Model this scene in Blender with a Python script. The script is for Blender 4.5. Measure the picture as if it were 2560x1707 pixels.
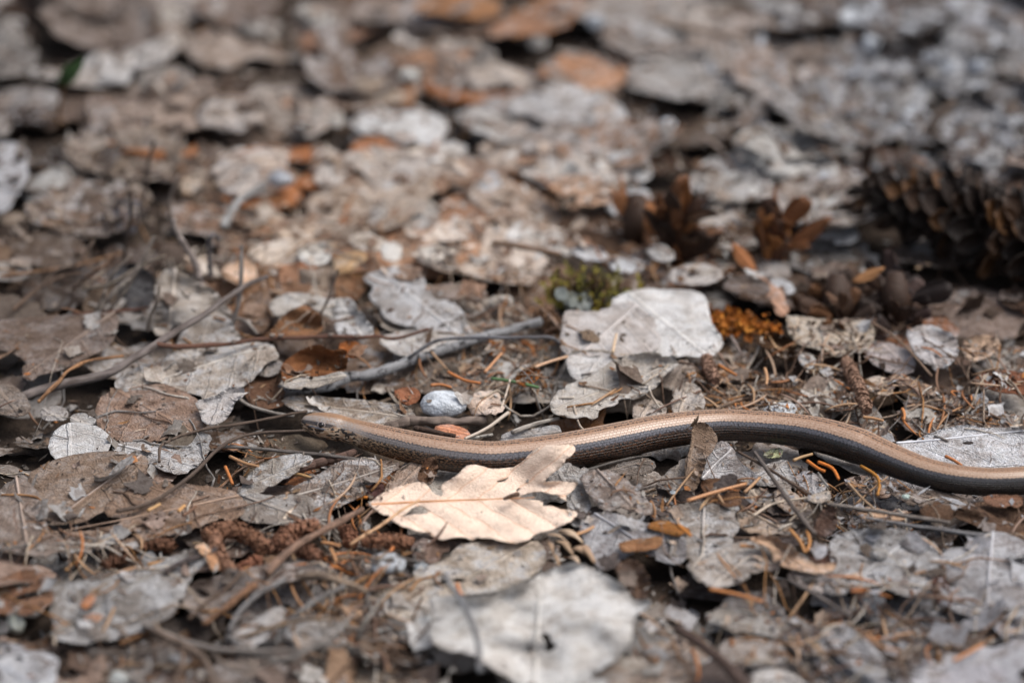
import bpy, bmesh, math, random
from mathutils import Vector, Matrix, noise, geometry
from mathutils.bvhtree import BVHTree
R = math.radians
MM = 0.001
rng = random.Random(11)
for o in list(bpy.data.objects): bpy.data.objects.remove(o)
scene = bpy.context.scene
COL = scene.collection

# ---------------------------------------------------------------- camera
PITCH = R(28.0); CAMH = 0.393
cam_d = bpy.data.cameras.new('camera'); cam = bpy.data.objects.new('camera', cam_d); COL.objects.link(cam)
cam.location = (0, 0, CAMH); cam.rotation_euler = (math.pi/2 - PITCH, 0, 0)
cam_d.lens = 100; cam_d.sensor_width = 36; cam_d.clip_start = 0.01; cam_d.clip_end = 200
scene.camera = cam
RIGHT = Vector((1, 0, 0)); UP = Vector((0, math.sin(PITCH), math.cos(PITCH))); FWD = Vector((0, math.cos(PITCH), -math.sin(PITCH)))
CAM = Vector((0, 0, CAMH))
def P(px, py, z=0.0):
    """point of height z (metres) that the photograph shows at source pixel px, py (2560 x 1707)"""
    d = FWD + RIGHT*((px-1280)/2560*0.36) - UP*((py-853.5)/2560*0.36)
    return CAM + d*((z-CAMH)/d.z)
def PX(v):
    q = v - CAM; f = q.dot(FWD)
    return 1280 + q.dot(RIGHT)/f*2560/0.36, 853.5 - q.dot(UP)/f*2560/0.36
cam_d.dof.use_dof = True
cam_d.dof.focus_distance = (P(1250, 1125, 0.008)-CAM).dot(FWD)
cam_d.dof.aperture_fstop = 6.0
cam_d.dof.aperture_blades = 9

# ---------------------------------------------------------------- sky and sun
SUN_EL, SUN_AZ = R(62), R(85)        # azimuth from +Y towards +X: soft high light from the side
w = bpy.data.worlds.new('World'); scene.world = w; w.use_nodes = True
nt = w.node_tree; nt.nodes.clear()
sky = nt.nodes.new('ShaderNodeTexSky'); sky.sky_type = 'NISHITA'; sky.sun_disc = False
sky.sun_elevation = SUN_EL; sky.sun_rotation = SUN_AZ; sky.dust_density = 4.0; sky.air_density = 1.0
hsv = nt.nodes.new('ShaderNodeHueSaturation'); hsv.inputs['Saturation'].default_value = 0.55
bg = nt.nodes.new('ShaderNodeBackground'); bg.inputs['Strength'].default_value = 0.095
out = nt.nodes.new('ShaderNodeOutputWorld')
nt.links.new(sky.outputs[0], hsv.inputs['Color']); nt.links.new(hsv.outputs[0], bg.inputs['Color']); nt.links.new(bg.outputs[0], out.inputs['Surface'])
sl = bpy.data.lights.new('sun', 'SUN'); sl.energy = 1.65; sl.angle = R(42); sl.color = (1.0, 0.975, 0.945)
so = bpy.data.objects.new('sun', sl); COL.objects.link(so)
sd = Vector((math.sin(SUN_AZ)*math.cos(SUN_EL), math.cos(SUN_AZ)*math.cos(SUN_EL), math.sin(SUN_EL)))
so.rotation_euler = sd.to_track_quat('Z', 'Y').to_euler(); so.location = sd*2
scene.cycles.max_bounces = 6; scene.cycles.diffuse_bounces = 3; scene.cycles.glossy_bounces = 2; scene.cycles.transmission_bounces = 2
vs = scene.view_settings
scene.display_settings.display_device = 'sRGB'
vs.view_transform = 'Standard'; vs.look = 'None'; vs.exposure = 0.88; vs.gamma = 1.0; vs.use_curve_mapping = False

# ---------------------------------------------------------------- colours and node helpers
ALB = 0.92
def lin(h, k=None):
    h = h.lstrip('#'); k = ALB if k is None else k
    c = [int(h[i:i+2], 16)/255 for i in (0, 2, 4)]
    return tuple((x/12.92 if x <= .04045 else ((x+.055)/1.055)**2.4)*k for x in c) + (1.0,)
class NT:
    def __init__(s, name):
        s.m = bpy.data.materials.new(name); s.m.use_nodes = True; s.t = s.m.node_tree; s.t.nodes.clear()
    def n(s, typ, **kw):
        nd = s.t.nodes.new(typ)
        for k, v in kw.items(): setattr(nd, k, v)
        return nd
    def put(s, sock, v):
        if isinstance(v, bpy.types.NodeSocket): s.t.links.new(v, sock)
        elif v is not None: sock.default_value = v
    def m2(s, op, a, b=None, c=None, clamp=False):
        nd = s.n('ShaderNodeMath', operation=op); nd.use_clamp = clamp
        for i, v in enumerate((a, b, c)):
            if v is not None: s.put(nd.inputs[i], v)
        return nd.outputs[0]
    def ss(s, v, a, b, lo=0.0, hi=1.0):
        nd = s.n('ShaderNodeMapRange', interpolation_type='SMOOTHSTEP')
        for i, x in enumerate((v, a, b, lo, hi)): s.put(nd.inputs[i], x)
        return nd.outputs[0]
    def mix(s, f, a, b, bt='MIX'):
        nd = s.n('ShaderNodeMix', data_type='RGBA', blend_type=bt)
        s.put(nd.inputs[0], f); s.put(nd.inputs[6], a); s.put(nd.inputs[7], b)
        return nd.outputs[2]
    def noise(s, vec, scale, detail=3, rough=.55, dist=0):
        nd = s.n('ShaderNodeTexNoise'); s.put(nd.inputs['Vector'], vec)
        nd.inputs['Scale'].default_value = scale; nd.inputs['Detail'].default_value = detail
        nd.inputs['Roughness'].default_value = rough; nd.inputs['Distortion'].default_value = dist
        return nd.outputs[0]
    def voro(s, vec, scale, feature='F1', rand=1.0, o='Distance'):
        nd = s.n('ShaderNodeTexVoronoi', feature=feature); s.put(nd.inputs['Vector'], vec)
        nd.inputs['Scale'].default_value = scale; nd.inputs['Randomness'].default_value = rand
        return nd.outputs[o]
    def scale(s, col, f):
        nd = s.n('ShaderNodeVectorMath', operation='SCALE'); s.put(nd.inputs[0], col); s.put(nd.inputs['Scale'], f); return nd.outputs[0]
    def vadd(s, a, b):
        nd = s.n('ShaderNodeVectorMath', operation='ADD'); s.put(nd.inputs[0], a); s.put(nd.inputs[1], b); return nd.outputs[0]
    def vmul(s, a, b):
        nd = s.n('ShaderNodeVectorMath', operation='MULTIPLY'); s.put(nd.inputs[0], a); s.put(nd.inputs[1], b); return nd.outputs[0]
    def bump(s, h, dist, strength=1.0):
        nd = s.n('ShaderNodeBump'); nd.inputs['Strength'].default_value = strength; nd.inputs['Distance'].default_value = dist
        s.put(nd.inputs['Height'], h); return nd.outputs[0]
    def done(s, col, rough=.8, nrm=None, spec=.3, transl=0.0, coat=0.0):
        b = s.n('ShaderNodeBsdfPrincipled'); s.put(b.inputs['Base Color'], col); s.put(b.inputs['Roughness'], rough)
        b.inputs['Specular IOR Level'].default_value = spec
        b.inputs['Coat Weight'].default_value = coat; b.inputs['Coat Roughness'].default_value = .25
        if nrm is not None: s.put(b.inputs['Normal'], nrm)
        o = s.n('ShaderNodeOutputMaterial'); sh = b.outputs[0]
        if transl:
            t = s.n('ShaderNodeBsdfTranslucent'); s.put(t.inputs['Color'], col)
            mx = s.n('ShaderNodeMixShader'); mx.inputs[0].default_value = transl
            s.t.links.new(sh, mx.inputs[1]); s.t.links.new(t.outputs[0], mx.inputs[2]); sh = mx.outputs[0]
        s.t.links.new(sh, o.inputs['Surface'])
        return s.m

def leaf_material(name, stain=.5, spots=.5, bleach=0.0, vein=.35, vein_dark=False, retic=.3, fine=.5, crisp=.6, transl=.12, spacing=.72, vw=.06, gain=1.0):
    k = NT(name)
    oi = k.n('ShaderNodeObjectInfo'); base = k.scale(oi.outputs['Color'], gain)
    uv = k.n('ShaderNodeUVMap').outputs[0]
    off = k.n('ShaderNodeCombineXYZ'); rn = k.m2('MULTIPLY', oi.outputs['Random'], 60.0)
    k.put(off.inputs[0], rn); k.put(off.inputs[1], k.m2('MULTIPLY', rn, 1.7))
    q = k.vadd(uv, off.outputs[0])
    n1 = k.noise(q, 1.3, 6, .68, .5); n2 = k.noise(q, 5.0, 4, .7, .3); n3 = k.noise(q, 15, 4, .72); n4 = k.noise(k.vadd(q, (7.3, 3.1, 0)), 2.4, 7, .75, .7)
    warp = k.m2('MULTIPLY', k.m2('SUBTRACT', k.noise(q, 1.6, 2), .5), .35)
    sx = k.n('ShaderNodeSeparateXYZ'); k.put(sx.inputs[0], uv)
    av = k.m2('ABSOLUTE', k.m2('ADD', sx.outputs[1], k.m2('MULTIPLY', warp, .35)))
    lat = k.m2('ADD', k.m2('SUBTRACT', sx.outputs[0], k.m2('MULTIPLY', av, .75)), warp)
    fr = k.m2('ABSOLUTE', k.m2('SUBTRACT', k.m2('FRACT', k.m2('DIVIDE', lat, spacing)), .5))
    vl = k.m2('SUBTRACT', 1.0, k.ss(fr, vw*.25, vw))
    vm = k.m2('SUBTRACT', 1.0, k.ss(av, .03, .075))
    ret1 = k.m2('SUBTRACT', 1.0, k.ss(k.voro(k.vadd(q, k.scale(off.outputs[0], .3)), 3.4, 'DISTANCE_TO_EDGE'), .0, .07))
    ret2 = k.m2('SUBTRACT', 1.0, k.ss(k.voro(q, 9.0, 'DISTANCE_TO_EDGE'), .0, .16))
    veins = k.m2('MAXIMUM', vm, k.m2('MAXIMUM', k.m2('MULTIPLY', vl, .8), k.m2('MULTIPLY', ret1, .4*retic)))
    dark = k.mix(1.0, base, (.36, .305, .265, 1), 'MULTIPLY'); mid = k.mix(1.0, base, (.66, .60, .55, 1), 'MULTIPLY')
    col = k.mix(k.m2('MULTIPLY', k.ss(n1, .44, .62), stain), base, mid)
    col = k.mix(k.m2('MULTIPLY', k.ss(n4, .50, .60), stain*.8), col, dark)
    if bleach: col = k.mix(k.m2('MULTIPLY', k.m2('MULTIPLY', k.ss(n1, .54, .42), k.ss(n2, .36, .58)), bleach), col, lin('#d3d2d3'))
    col = k.mix(k.m2('MULTIPLY', k.ss(n2, .52, .66), stain*.6), col, mid)
    col = k.scale(col, k.m2('ADD', 1.0-fine*.72, k.m2('MULTIPLY', n3, fine*1.5)))
    col = k.mix(k.m2('MULTIPLY', ret2, retic*.55), col, k.mix(1.0, col, (.58, .52, .47, 1) if vein_dark else (1.45, 1.42, 1.4, 1), 'MULTIPLY'))
    col = k.mix(k.m2('MULTIPLY', veins, vein), col, k.mix(1.0, base, (.78, .50, .32, 1) if vein_dark else (1.4, 1.35, 1.28, 1), 'MULTIPLY'))
    col = k.mix(k.m2('MULTIPLY', k.m2('MULTIPLY', k.ss(n3, .56, .66), k.ss(n4, .46, .56)), spots), col, lin('#2b211b'))
    h = k.m2('ADD', k.m2('MULTIPLY', veins, .9 if not vein_dark else -.35), k.m2('ADD', k.m2('MULTIPLY', n2, .8), k.m2('ADD', k.m2('MULTIPLY', n3, .8), k.m2('ADD', k.m2('MULTIPLY', n1, .35), k.m2('MULTIPLY', ret2, .25)))))
    return k.done(col, .78, k.bump(h, .0013, crisp), .25, transl)
M = {}
M['plain'] = leaf_material('weathered_leaf', .6, .5, .35, .55, False, .45, .6, .8, gain=1.22)
M['mottled'] = leaf_material('mottled_leaf', .85, .8, .95, .35, False, .7, .95, 1.0, gain=1.32)
M['filigree'] = leaf_material('skeleton_leaf', 1.0, .8, 1.0, .75, False, 1.2, 1.0, 1.0, gain=1.3)
M['brown'] = leaf_material('brown_leaf', .65, .6, .2, .6, False, .9, .7, .9, gain=1.1)
M['white'] = leaf_material('bleached_leaf', .55, .6, .4, .16, False, .4, .55, .8, gain=1.12)
M['peach'] = leaf_material('fresh_beech_leaf', .26, .08, .0, .5, True, .12, .22, .6, .12, .82, .07)
M['rust'] = leaf_material('rusty_leaf', .75, .6, .0, .3, True, .4, .6, 1.0)

def wood_material(name, c2, amt=.5, sc=(300, 300, 60), patch=None):
    k = NT(name); oi = k.n('ShaderNodeObjectInfo'); uv = k.n('ShaderNodeUVMap').outputs[0]
    q = k.vadd(k.vmul(uv, (1.0, 3.0, 1)), k.scale(oi.outputs['Location'], 91.0))
    g = k.noise(k.vmul(q, (.7, 3.0, 1)), 6, 5, .7); b = k.noise(q, 1.7, 4, .6); f = k.noise(q, 22, 3, .6)
    col = k.mix(k.m2('MULTIPLY', k.ss(b, .42, .62), amt), oi.outputs['Color'], lin(c2))
    col = k.scale(col, k.m2('ADD', .55, k.m2('MULTIPLY', g, .9)))
    if patch:
        pm = k.ss(k.noise(k.vmul(q, (2.4, .8, 1)), 2.2, 5, .7, .5), .53, .60); col = k.mix(pm, col, lin(patch))
    return k.done(col, .72, k.bump(k.m2('ADD', g, k.m2('MULTIPLY', f, .4)), .0006, .9), .3)
M['twig'] = wood_material('grey_twig_bark', '#4a3c34', .6)
M['birch'] = wood_material('birch_bark', '#8d8c8d', .6, patch='#2e2a29')
k = NT('needle'); oi = k.n('ShaderNodeObjectInfo'); tc = k.n('ShaderNodeTexCoord').outputs['Object']
k.done(k.scale(oi.outputs['Color'], k.m2('ADD', .6, k.m2('MULTIPLY', k.noise(k.vmul(tc, (300, 2200, 2200)), 1, 3), .8))), .55, None, .4, .1); M['needle'] = k.m
def attr_material(name, rough=.8, fine=900, transl=.1):
    k = NT(name); a = k.n('ShaderNodeAttribute', attribute_name='Col'); tc = k.n('ShaderNodeTexCoord').outputs['Object']
    n = k.noise(tc, fine, 4, .65); n2 = k.noise(tc, 260, 5, .7, .5); c = a.outputs['Color']
    c = k.mix(k.m2('MULTIPLY', k.ss(n2, .48, .6), .7), c, k.mix(1.0, c, (.5, .42, .36, 1), 'MULTIPLY'))
    return k.done(k.scale(c, k.m2('ADD', .4, k.m2('MULTIPLY', n, 1.2))), rough, k.bump(k.m2('ADD', n, n2), .001, .8), .25, transl)
M['chips'] = attr_material('leaf_crumbs')
M['chipneedle'] = attr_material('needle_litter', .6, 500)
def rock_material(name, dark='#6f7276', pale='#d7dade', sc=260):
    k = NT(name); oi = k.n('ShaderNodeObjectInfo'); tc = k.n('ShaderNodeTexCoord').outputs['Object']
    a = k.noise(tc, sc, 5, .65, .5); b = k.voro(tc, sc*4, 'F1', 1, 'Color'); c = k.noise(tc, sc*6, 3)
    col = k.mix(k.ss(a, .38, .62), oi.outputs['Color'], k.mix(.6, oi.outputs['Color'], lin(dark)))
    col = k.mix(k.m2('MULTIPLY', k.ss(c, .5, .66), .6), col, lin(pale))
    return k.done(col, .5, k.bump(k.m2('ADD', a, c), .0008, .7), .45)
M['rock'] = rock_material('stone')
k = NT('soil'); tc = k.n('ShaderNodeTexCoord').outputs['Object']; a = k.noise(tc, 90, 6, .7); b = k.noise(tc, 900, 4, .7)
k.done(k.scale(k.mix(k.ss(a, .4, .65), lin('#352b24'), lin('#54473d')), k.m2('ADD', .5, b)), .9, k.bump(k.m2('ADD', a, b), .002, 1), .2); M['soil'] = k.m
k = NT('cone_scale'); oi = k.n('ShaderNodeObjectInfo'); tc = k.n('ShaderNodeTexCoord').outputs['Object']; n = k.noise(k.vmul(tc, (400, 1500, 1500)), 1, 4, .6)
k.done(k.scale(oi.outputs['Color'], k.m2('ADD', .45, k.m2('MULTIPLY', n, 1.1))), .6, k.bump(n, .0005, .8), .35, .06); M['cone'] = k.m
k = NT('catkin'); oi = k.n('ShaderNodeObjectInfo'); tc = k.n('ShaderNodeTexCoord').outputs['Object']; n = k.voro(tc, 900, 'F1', 1, 'Distance')
k.done(k.scale(oi.outputs['Color'], k.m2('ADD', .45, k.m2('MULTIPLY', n, 1.3))), .75, None, .25, .05); M['catkin'] = k.m
k = NT('green_plant'); oi = k.n('ShaderNodeObjectInfo'); tc = k.n('ShaderNodeTexCoord').outputs['Object']
k.done(k.scale(oi.outputs['Color'], k.m2('ADD', .6, k.m2('MULTIPLY', k.noise(tc, 400, 3), .8))), .5, None, .4, .25); M['green'] = k.m

# ---------------------------------------------------------------- object helpers
def mesh_obj(name, verts, faces, mat, origin=None, parent=None, col='#ffffff', uvs=None, smooth=True, attr=None):
    me = bpy.data.meshes.new(name)
    o0 = Vector(origin) if origin is not None else Vector((0, 0, 0))
    me.from_pydata([tuple(Vector(v)-o0) for v in verts], [], faces)
    if smooth: me.polygons.foreach_set('use_smooth', [True]*len(me.polygons))
    if uvs is not None:
        l = me.uv_layers.new(name='UVMap'); idx = [0]*len(me.loops); me.loops.foreach_get('vertex_index', idx)
        l.data.foreach_set('uv', [c for i in idx for c in uvs[i]])
    if attr is not None:
        a = me.color_attributes.new('Col', 'FLOAT_COLOR', 'POINT'); a.data.foreach_set('color', [c for q in attr for c in q])
    me.materials.append(mat); me.update()
    ob = bpy.data.objects.new(name, me); COL.objects.link(ob)
    if parent is not None:
        ob.parent = parent; ob.location = o0 - (PARENT_LOC[parent.name])
    else: ob.location = o0
    PARENT_LOC[ob.name] = o0
    ob.color = lin(col)
    return ob
PARENT_LOC = {}
def tag(o, label, cat, group=None):
    o['label'] = label; o['category'] = cat
    if group: o['group'] = group
    return o
def empty(name, loc, label, cat, group=None):
    o = bpy.data.objects.new(name, None); COL.objects.link(o); o.location = loc; o.empty_display_size = .005
    PARENT_LOC[o.name] = Vector(loc)
    return tag(o, label, cat, group)
TO = {1: (0, 0), 2: (850, 0), 3: (1700, 0), 4: (0, 570), 5: (850, 570), 6: (1700, 570), 7: (0, 1137), 8: (850, 1137), 9: (1700, 1137)}
TS = 860/2352
def S(t, x, y): return TO[t][0]+x*TS, TO[t][1]+y*TS
def pts(s): return [tuple(float(c) for c in q.split(',')) for q in s.split()]
SV, SF = [], []          # what loose litter comes to rest on
def solid_add(verts, faces):
    b = len(SV); SV.extend(tuple(v) for v in verts); SF.extend(tuple(b+i for i in f) for f in faces)
def inside(poly, x, y):
    c = False; j = len(poly)-1
    for i in range(len(poly)):
        xi, yi = poly[i]; xj, yj = poly[j]
        if (yi > y) != (yj > y) and x < (xj-xi)*(y-yi)/(yj-yi)+xi: c = not c
        j = i
    return c
def chaikin(p, n=1):
    for _ in range(n):
        q = []
        for i in range(len(p)):
            a, b = p[i], p[(i+1) % len(p)]
            q += [(a[0]*.78+b[0]*.22, a[1]*.78+b[1]*.22), (a[0]*.22+b[0]*.78, a[1]*.22+b[1]*.78)]
        p = q
    return p
def resample(p, step):
    q = []
    for i in range(len(p)):
        a, b = p[i], p[(i+1) % len(p)]; d = math.hypot(b[0]-a[0], b[1]-a[1]); m = max(1, int(d/step+.5))
        q += [(a[0]+(b[0]-a[0])*j/m, a[1]+(b[1]-a[1])*j/m) for j in range(m)]
    return q
def tube(path, radii, sides=8, bump=0.0, seed=0, flat=1.0):
    """tube mesh along a list of points: verts, faces, uvs (cm along, turns)"""
    V, F, U = [], [], []
    path = [Vector(p) for p in path]; s = 0.0
    ref = Vector((0, 0, 1))
    for i, p in enumerate(path):
        t = (path[min(i+1, len(path)-1)]-path[max(i-1, 0)]).normalized()
        a = t.cross(ref)
        if a.length < 1e-4: a = t.cross(Vector((1, 0, 0)))
        a.normalize(); b = a.cross(t).normalized()
        if i: s += (p-path[i-1]).length
        for j in range(sides):
            th = 2*math.pi*j/sides; r = radii[i]*(1+bump*noise.noise(Vector((s*260+seed*9.1, math.cos(th)*.9, math.sin(th)*.9+seed))))
            V.append(p + a*(r*math.cos(th)) + b*(r*flat*math.sin(th))); U.append((s*100, j/sides))
    n = len(path)
    for i in range(n-1):
        for j in range(sides):
            F.append((i*sides+j, i*sides+(j+1) % sides, (i+1)*sides+(j+1) % sides, (i+1)*sides+j))
    F.append(tuple(range(sides-1, -1, -1))); F.append(tuple((n-1)*sides+j for j in range(sides)))
    return V, F, U
def spline(p, n):
    """Catmull-Rom through points (tuples of any length), n samples"""
    q = [p[0]]+list(p)+[p[-1]]; m = len(p)-1; r = []
    for i in range(n):
        t = i/(n-1)*m; k = min(int(t), m-1); u = t-k
        a, b, c, d = q[k], q[k+1], q[k+2], q[k+3]
        r.append(tuple(.5*((2*b[j])+(-a[j]+c[j])*u+(2*a[j]-5*b[j]+4*c[j]-d[j])*u*u+(-a[j]+3*b[j]-3*c[j]+d[j])*u**3) for j in range(len(b))))
    return r

LANDMARKS = []
CLEAN = []
def leaf(t, label, outline, col, h=8, gy=.6, gx=0.0, wr=.8, mat='plain', holes=(), ax=None, rib=False, rag=1.6, curl=None, bumps=(), name='fallen_leaf', cat='leaf', sp=None, smooth=1, group=None, clean=False, crease=.5, teeth=0, quilt=0):
    """one leaf: its outline is laid on the litter where it lies (h mm up, rising gy mm per 100 tile px away from the camera)"""
    seed = rng.random()*100
    zo = pts(outline); so_ = [S(t, *q) for q in zo]
    cx = sum(q[0] for q in so_)/len(so_); cy = sum(q[1] for q in so_)/len(so_)
    if sp is None: sp = 1.8 if cy > 640 else 2.6
    hl = [[S(t, *q) for q in pts(hh)] for hh in holes]
    bl = [(S(t, b[0], b[1]), b[2]*TS, b[3]) for b in bumps]
    far = cy < 600
    if mat not in ('white', 'peach'): wr *= 1.45; rag *= 1.35; crease *= 1.4
    EXP = 0 if mat == 'peach' else 1.5 if clean == .97 else 8.0 if far else 6.5
    if far:
        rag = max(rag, 6.5); wr = wr*2.0; h = h*.48+1; gy *= .8
        if curl is None: curl = rng.uniform(-2.2, .5)
        if mat == 'white' and rng.random() < .6: mat = 'mottled'
    elif cy < 800: rag = max(rag, 3.2)
    O = resample(chaikin(so_, smooth), 8 if cy > 640 else 14)
    O2 = []; n = len(O); s = 0
    per = sum(math.hypot(O[i][0]-O[i-1][0], O[i][1]-O[i-1][1]) for i in range(n)); sgn = 1 if sum(O[i-1][0]*O[i][1]-O[i][0]*O[i-1][1] for i in range(n)) > 0 else -1
    notch = [(rng.uniform(0, per), rng.uniform(5, 15)*(2.2 if far else 1), rng.uniform(6, 13)) for _ in range(int(per/(170 if mat not in ('peach', 'white') else 420)))]
    for i in range(n):
        a, b = O[i-1], O[(i+1) % n]; dx, dy = b[0]-a[0], b[1]-a[1]; d = math.hypot(dx, dy) or 1
        s += d*.5
        f = noise.noise(Vector((s*.055, seed, 0)))*rag*1.5 + (noise.noise(Vector((s*.016, seed, 7)))*16 if far else 0) - sgn*EXP + noise.noise(Vector((s*.16, seed+5, 0)))*rag
        for n0, nd_, nw in notch:
            f += sgn*nd_*max(0, 1-abs(s-n0)/nw)
        if teeth: f += teeth*(abs((s/16+.3*noise.noise(Vector((s*.02, seed, 3)))) % 1.0-.5)*2-.5)
        O2.append((O[i][0]-dy/d*f, O[i][1]+dx/d*f*.6))
    O = O2
    hl = [[(q[0]+rng.uniform(-1, 1), q[1]+rng.uniform(-.6, .6)) for q in resample(chaikin(x, 1), 7)] for x in hl]
    kx = 1/TS/100
    if curl is None: curl = rng.uniform(-.4, 1.0)
    zmin = .6
    AX = None
    if ax:
        _a, _b = (Vector((P(*S(t, *e), h*MM)/MM)[:2]) for e in ax); _d = (_b-_a).normalized(); AX = (_a, _d, Vector((-_d.y, _d.x)))
    def Z(px, py):
        g = P(px, py, h*MM)/MM
        z = h + gy*(cy-py)*kx + gx*(px-cx)*kx
        v = Vector((g.x*.045, g.y*.045, seed)); z += wr*1.1*noise.noise(v)
        z += wr*.5*noise.noise(v*2.7)
        if crease: z += crease*wr*(1-2.4*abs(noise.noise(Vector((g.x*.07+seed, g.y*.07, 1.7)))))*.6
        if curl:
            d2 = min((g.x-q[0])**2+(g.y-q[1])**2 for q in og); d = math.sqrt(d2)
            if d < 6: z += curl*(1-d/6)**2*(.35+1.3*max(0, noise.noise(Vector((g.x*.06, g.y*.06, seed+9)))+.3))*1.6
        if quilt:
            qx = Vector((g.x, g.y))-AX[0]; u_ = qx.dot(AX[1])/10; v_ = abs(qx.dot(AX[2]))/10
            z += quilt*math.cos(2*math.pi*(u_-.75*v_)/.82)*min(1, v_/.5) - quilt*.8*math.exp(-v_*6)
        for (bx, by), br, bz in bl:
            rr = math.hypot(px-bx, (py-by)*1.4)/br
            if rr < 1: z += bz*(1-rr*rr)**2
        return max(z, zmin)
    og = [tuple((P(q[0], q[1], h*MM)/MM)[:2]) for q in O[::2]]
    def G(q):
        g = P(q[0], q[1], h*MM)/MM; return (g.x, g.y)
    gO = [G(q) for q in O]; gH = [[G(q) for q in x] for x in hl]
    x0, x1 = min(q[0] for q in gO), max(q[0] for q in gO); y0, y1 = min(q[1] for q in gO), max(q[1] for q in gO)
    P2 = [Vector(q) for q in gO]; E = [(i, (i+1) % len(gO)) for i in range(len(gO))]
    for x in gH:
        b = len(P2); P2 += [Vector(q) for q in x]; E += [(b+i, b+(i+1) % len(x)) for i in range(len(x))]
    j = 0; y = y0
    while y < y1:
        x = x0+(j % 2)*sp*.5
        while x < x1:
            q = (x+rng.uniform(-.25, .25)*sp, y+rng.uniform(-.25, .25)*sp)
            if inside(gO, *q) and not any(inside(hh, *q) for hh in gH): P2.append(Vector(q))
            x += sp
        y += sp*.87; j += 1
    vv, ee, ff, *_ = geometry.delaunay_2d_cdt(P2, E, [], 0, 1e-5)
    top = []
    for v in vv:
        px, py = PX(Vector((v.x*MM, v.y*MM, h*MM))); top.append(P(px, py, Z(px, py)*MM))
    tris = []
    for f in ff:
        c = sum((vv[i] for i in f), Vector((0, 0)))/3
        if inside(gO, c.x, c.y) and not any(inside(hh, c.x, c.y) for hh in gH):
            a, b, d = (vv[i] for i in f)
            tris.append(tuple(f) if (b-a).cross(d-a) > 0 else (f[0], f[2], f[1]))
    used = sorted({i for f in tris for i in f}); mp = {i: k for k, i in enumerate(used)}
    top = [top[i] for i in used]; tris = [tuple(mp[i] for i in f) for f in tris]
    solid_add(top, tris)
    # thickness
    nb = len(top); th = .22*MM
    bot = [v-Vector((0, 0, th)) for v in top]
    cnt = {}
    for f in tris:
        for i in range(3):
            e = (f[i], f[(i+1) % 3]); cnt[e] = 1
    rim = [(b, a, a+nb, b+nb) for (a, b) in cnt if (b, a) not in cnt]
    faces = tris+[(f[2]+nb, f[1]+nb, f[0]+nb) for f in tris]+rim
    # texture coordinates in cm: along and across the leaf
    if ax: A, B = Vector(G(S(t, *ax[0]))), Vector(G(S(t, *ax[1])))
    else:
        best = max(((a, b) for a in gO[::5] for b in gO[::5]), key=lambda e: (e[0][0]-e[1][0])**2+(e[0][1]-e[1][1])**2); A, B = Vector(best[0]), Vector(best[1])
    d = (B-A).normalized(); nrm = Vector((-d.y, d.x)); uv = []
    for i in used:
        q = vv[i]-A; uv.append((q.dot(d)/10, q.dot(nrm)/10))
    org = Vector((sum(v.x for v in top)/nb, sum(v.y for v in top)/nb, min(v.z for v in bot)))
    o = mesh_obj(name, top+bot, faces, M[mat], org, None, col, uv+uv)
    tag(o, label, cat, group)
    LANDMARKS.append((cx, cy, label)); CLEANPOLY = [q for q in O[::3]]
    if clean or cy > 620: CLEAN.append((CLEANPOLY, clean or (.35 if h < 7 or mat == 'rust' else .62)))
    if not rib and cy > 640 and mat in ('plain', 'brown', 'mottled') and per > 420 and rng.random() < .7:
        q_ = [int(col[i:i+2], 16) for i in (1, 3, 5)]; rib = '#%02x%02x%02x' % tuple(min(250, int(c*1.13)) for c in q_)
    if rib:
        a, b = (S(t, *ax[0]), S(t, *ax[1])) if ax else (PX(Vector((A.x*MM, A.y*MM, h*MM))), PX(Vector((B.x*MM, B.y*MM, h*MM))))
        pa = []
        for i in range(22):
            f = i/21; px, py = a[0]+(b[0]-a[0])*f, a[1]+(b[1]-a[1])*f + 5*math.sin(f*3.0+seed)*f*(1-f)*2
            pa.append(P(px, py, (Z(px, py)+.08)*MM))
        V, F, U = tube(pa, [(.34-.24*i/21)*MM for i in range(22)], 6)
        mesh_obj('midrib', V, F, M['needle'], pa[0], o, rib if isinstance(rib, str) else col, U)
    return o
def stick(t, label, path, col, r=(.8, .5), h=8, mat='twig', name='twig', cat='twig', sides=8, bump=.25, parent=None, group=None, wob=.35, nseg=None):
    """a twig or stalk through tile px points; h mm above the ground: a number, or one per point"""
    p = pts(path); hs = h if isinstance(h, (list, tuple)) else [h]*len(p)
    src = [S(t, *q)+(hs[i],) for i, q in enumerate(p)]
    n = nseg or max(10, 9*len(p)); sm = spline(src, n); sd = rng.random()*50
    W = [P(a, b, max(.4, c+wob*noise.noise(Vector((i*.35, sd, 0))))*MM) for i, (a, b, c) in enumerate(sm)]
    rr = [(r[0]+(r[1]-r[0])*i/(n-1))*MM for i in range(n)]
    V, F, U = tube(W, rr, sides, bump, sd)
    o = mesh_obj(name, V, F, M[mat], W[0], parent, col, U)
    if parent is None: tag(o, label, cat, group)
    LANDMARKS.append((sm[n//2][0], sm[n//2][1], label)) if label else None
    return o
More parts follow.
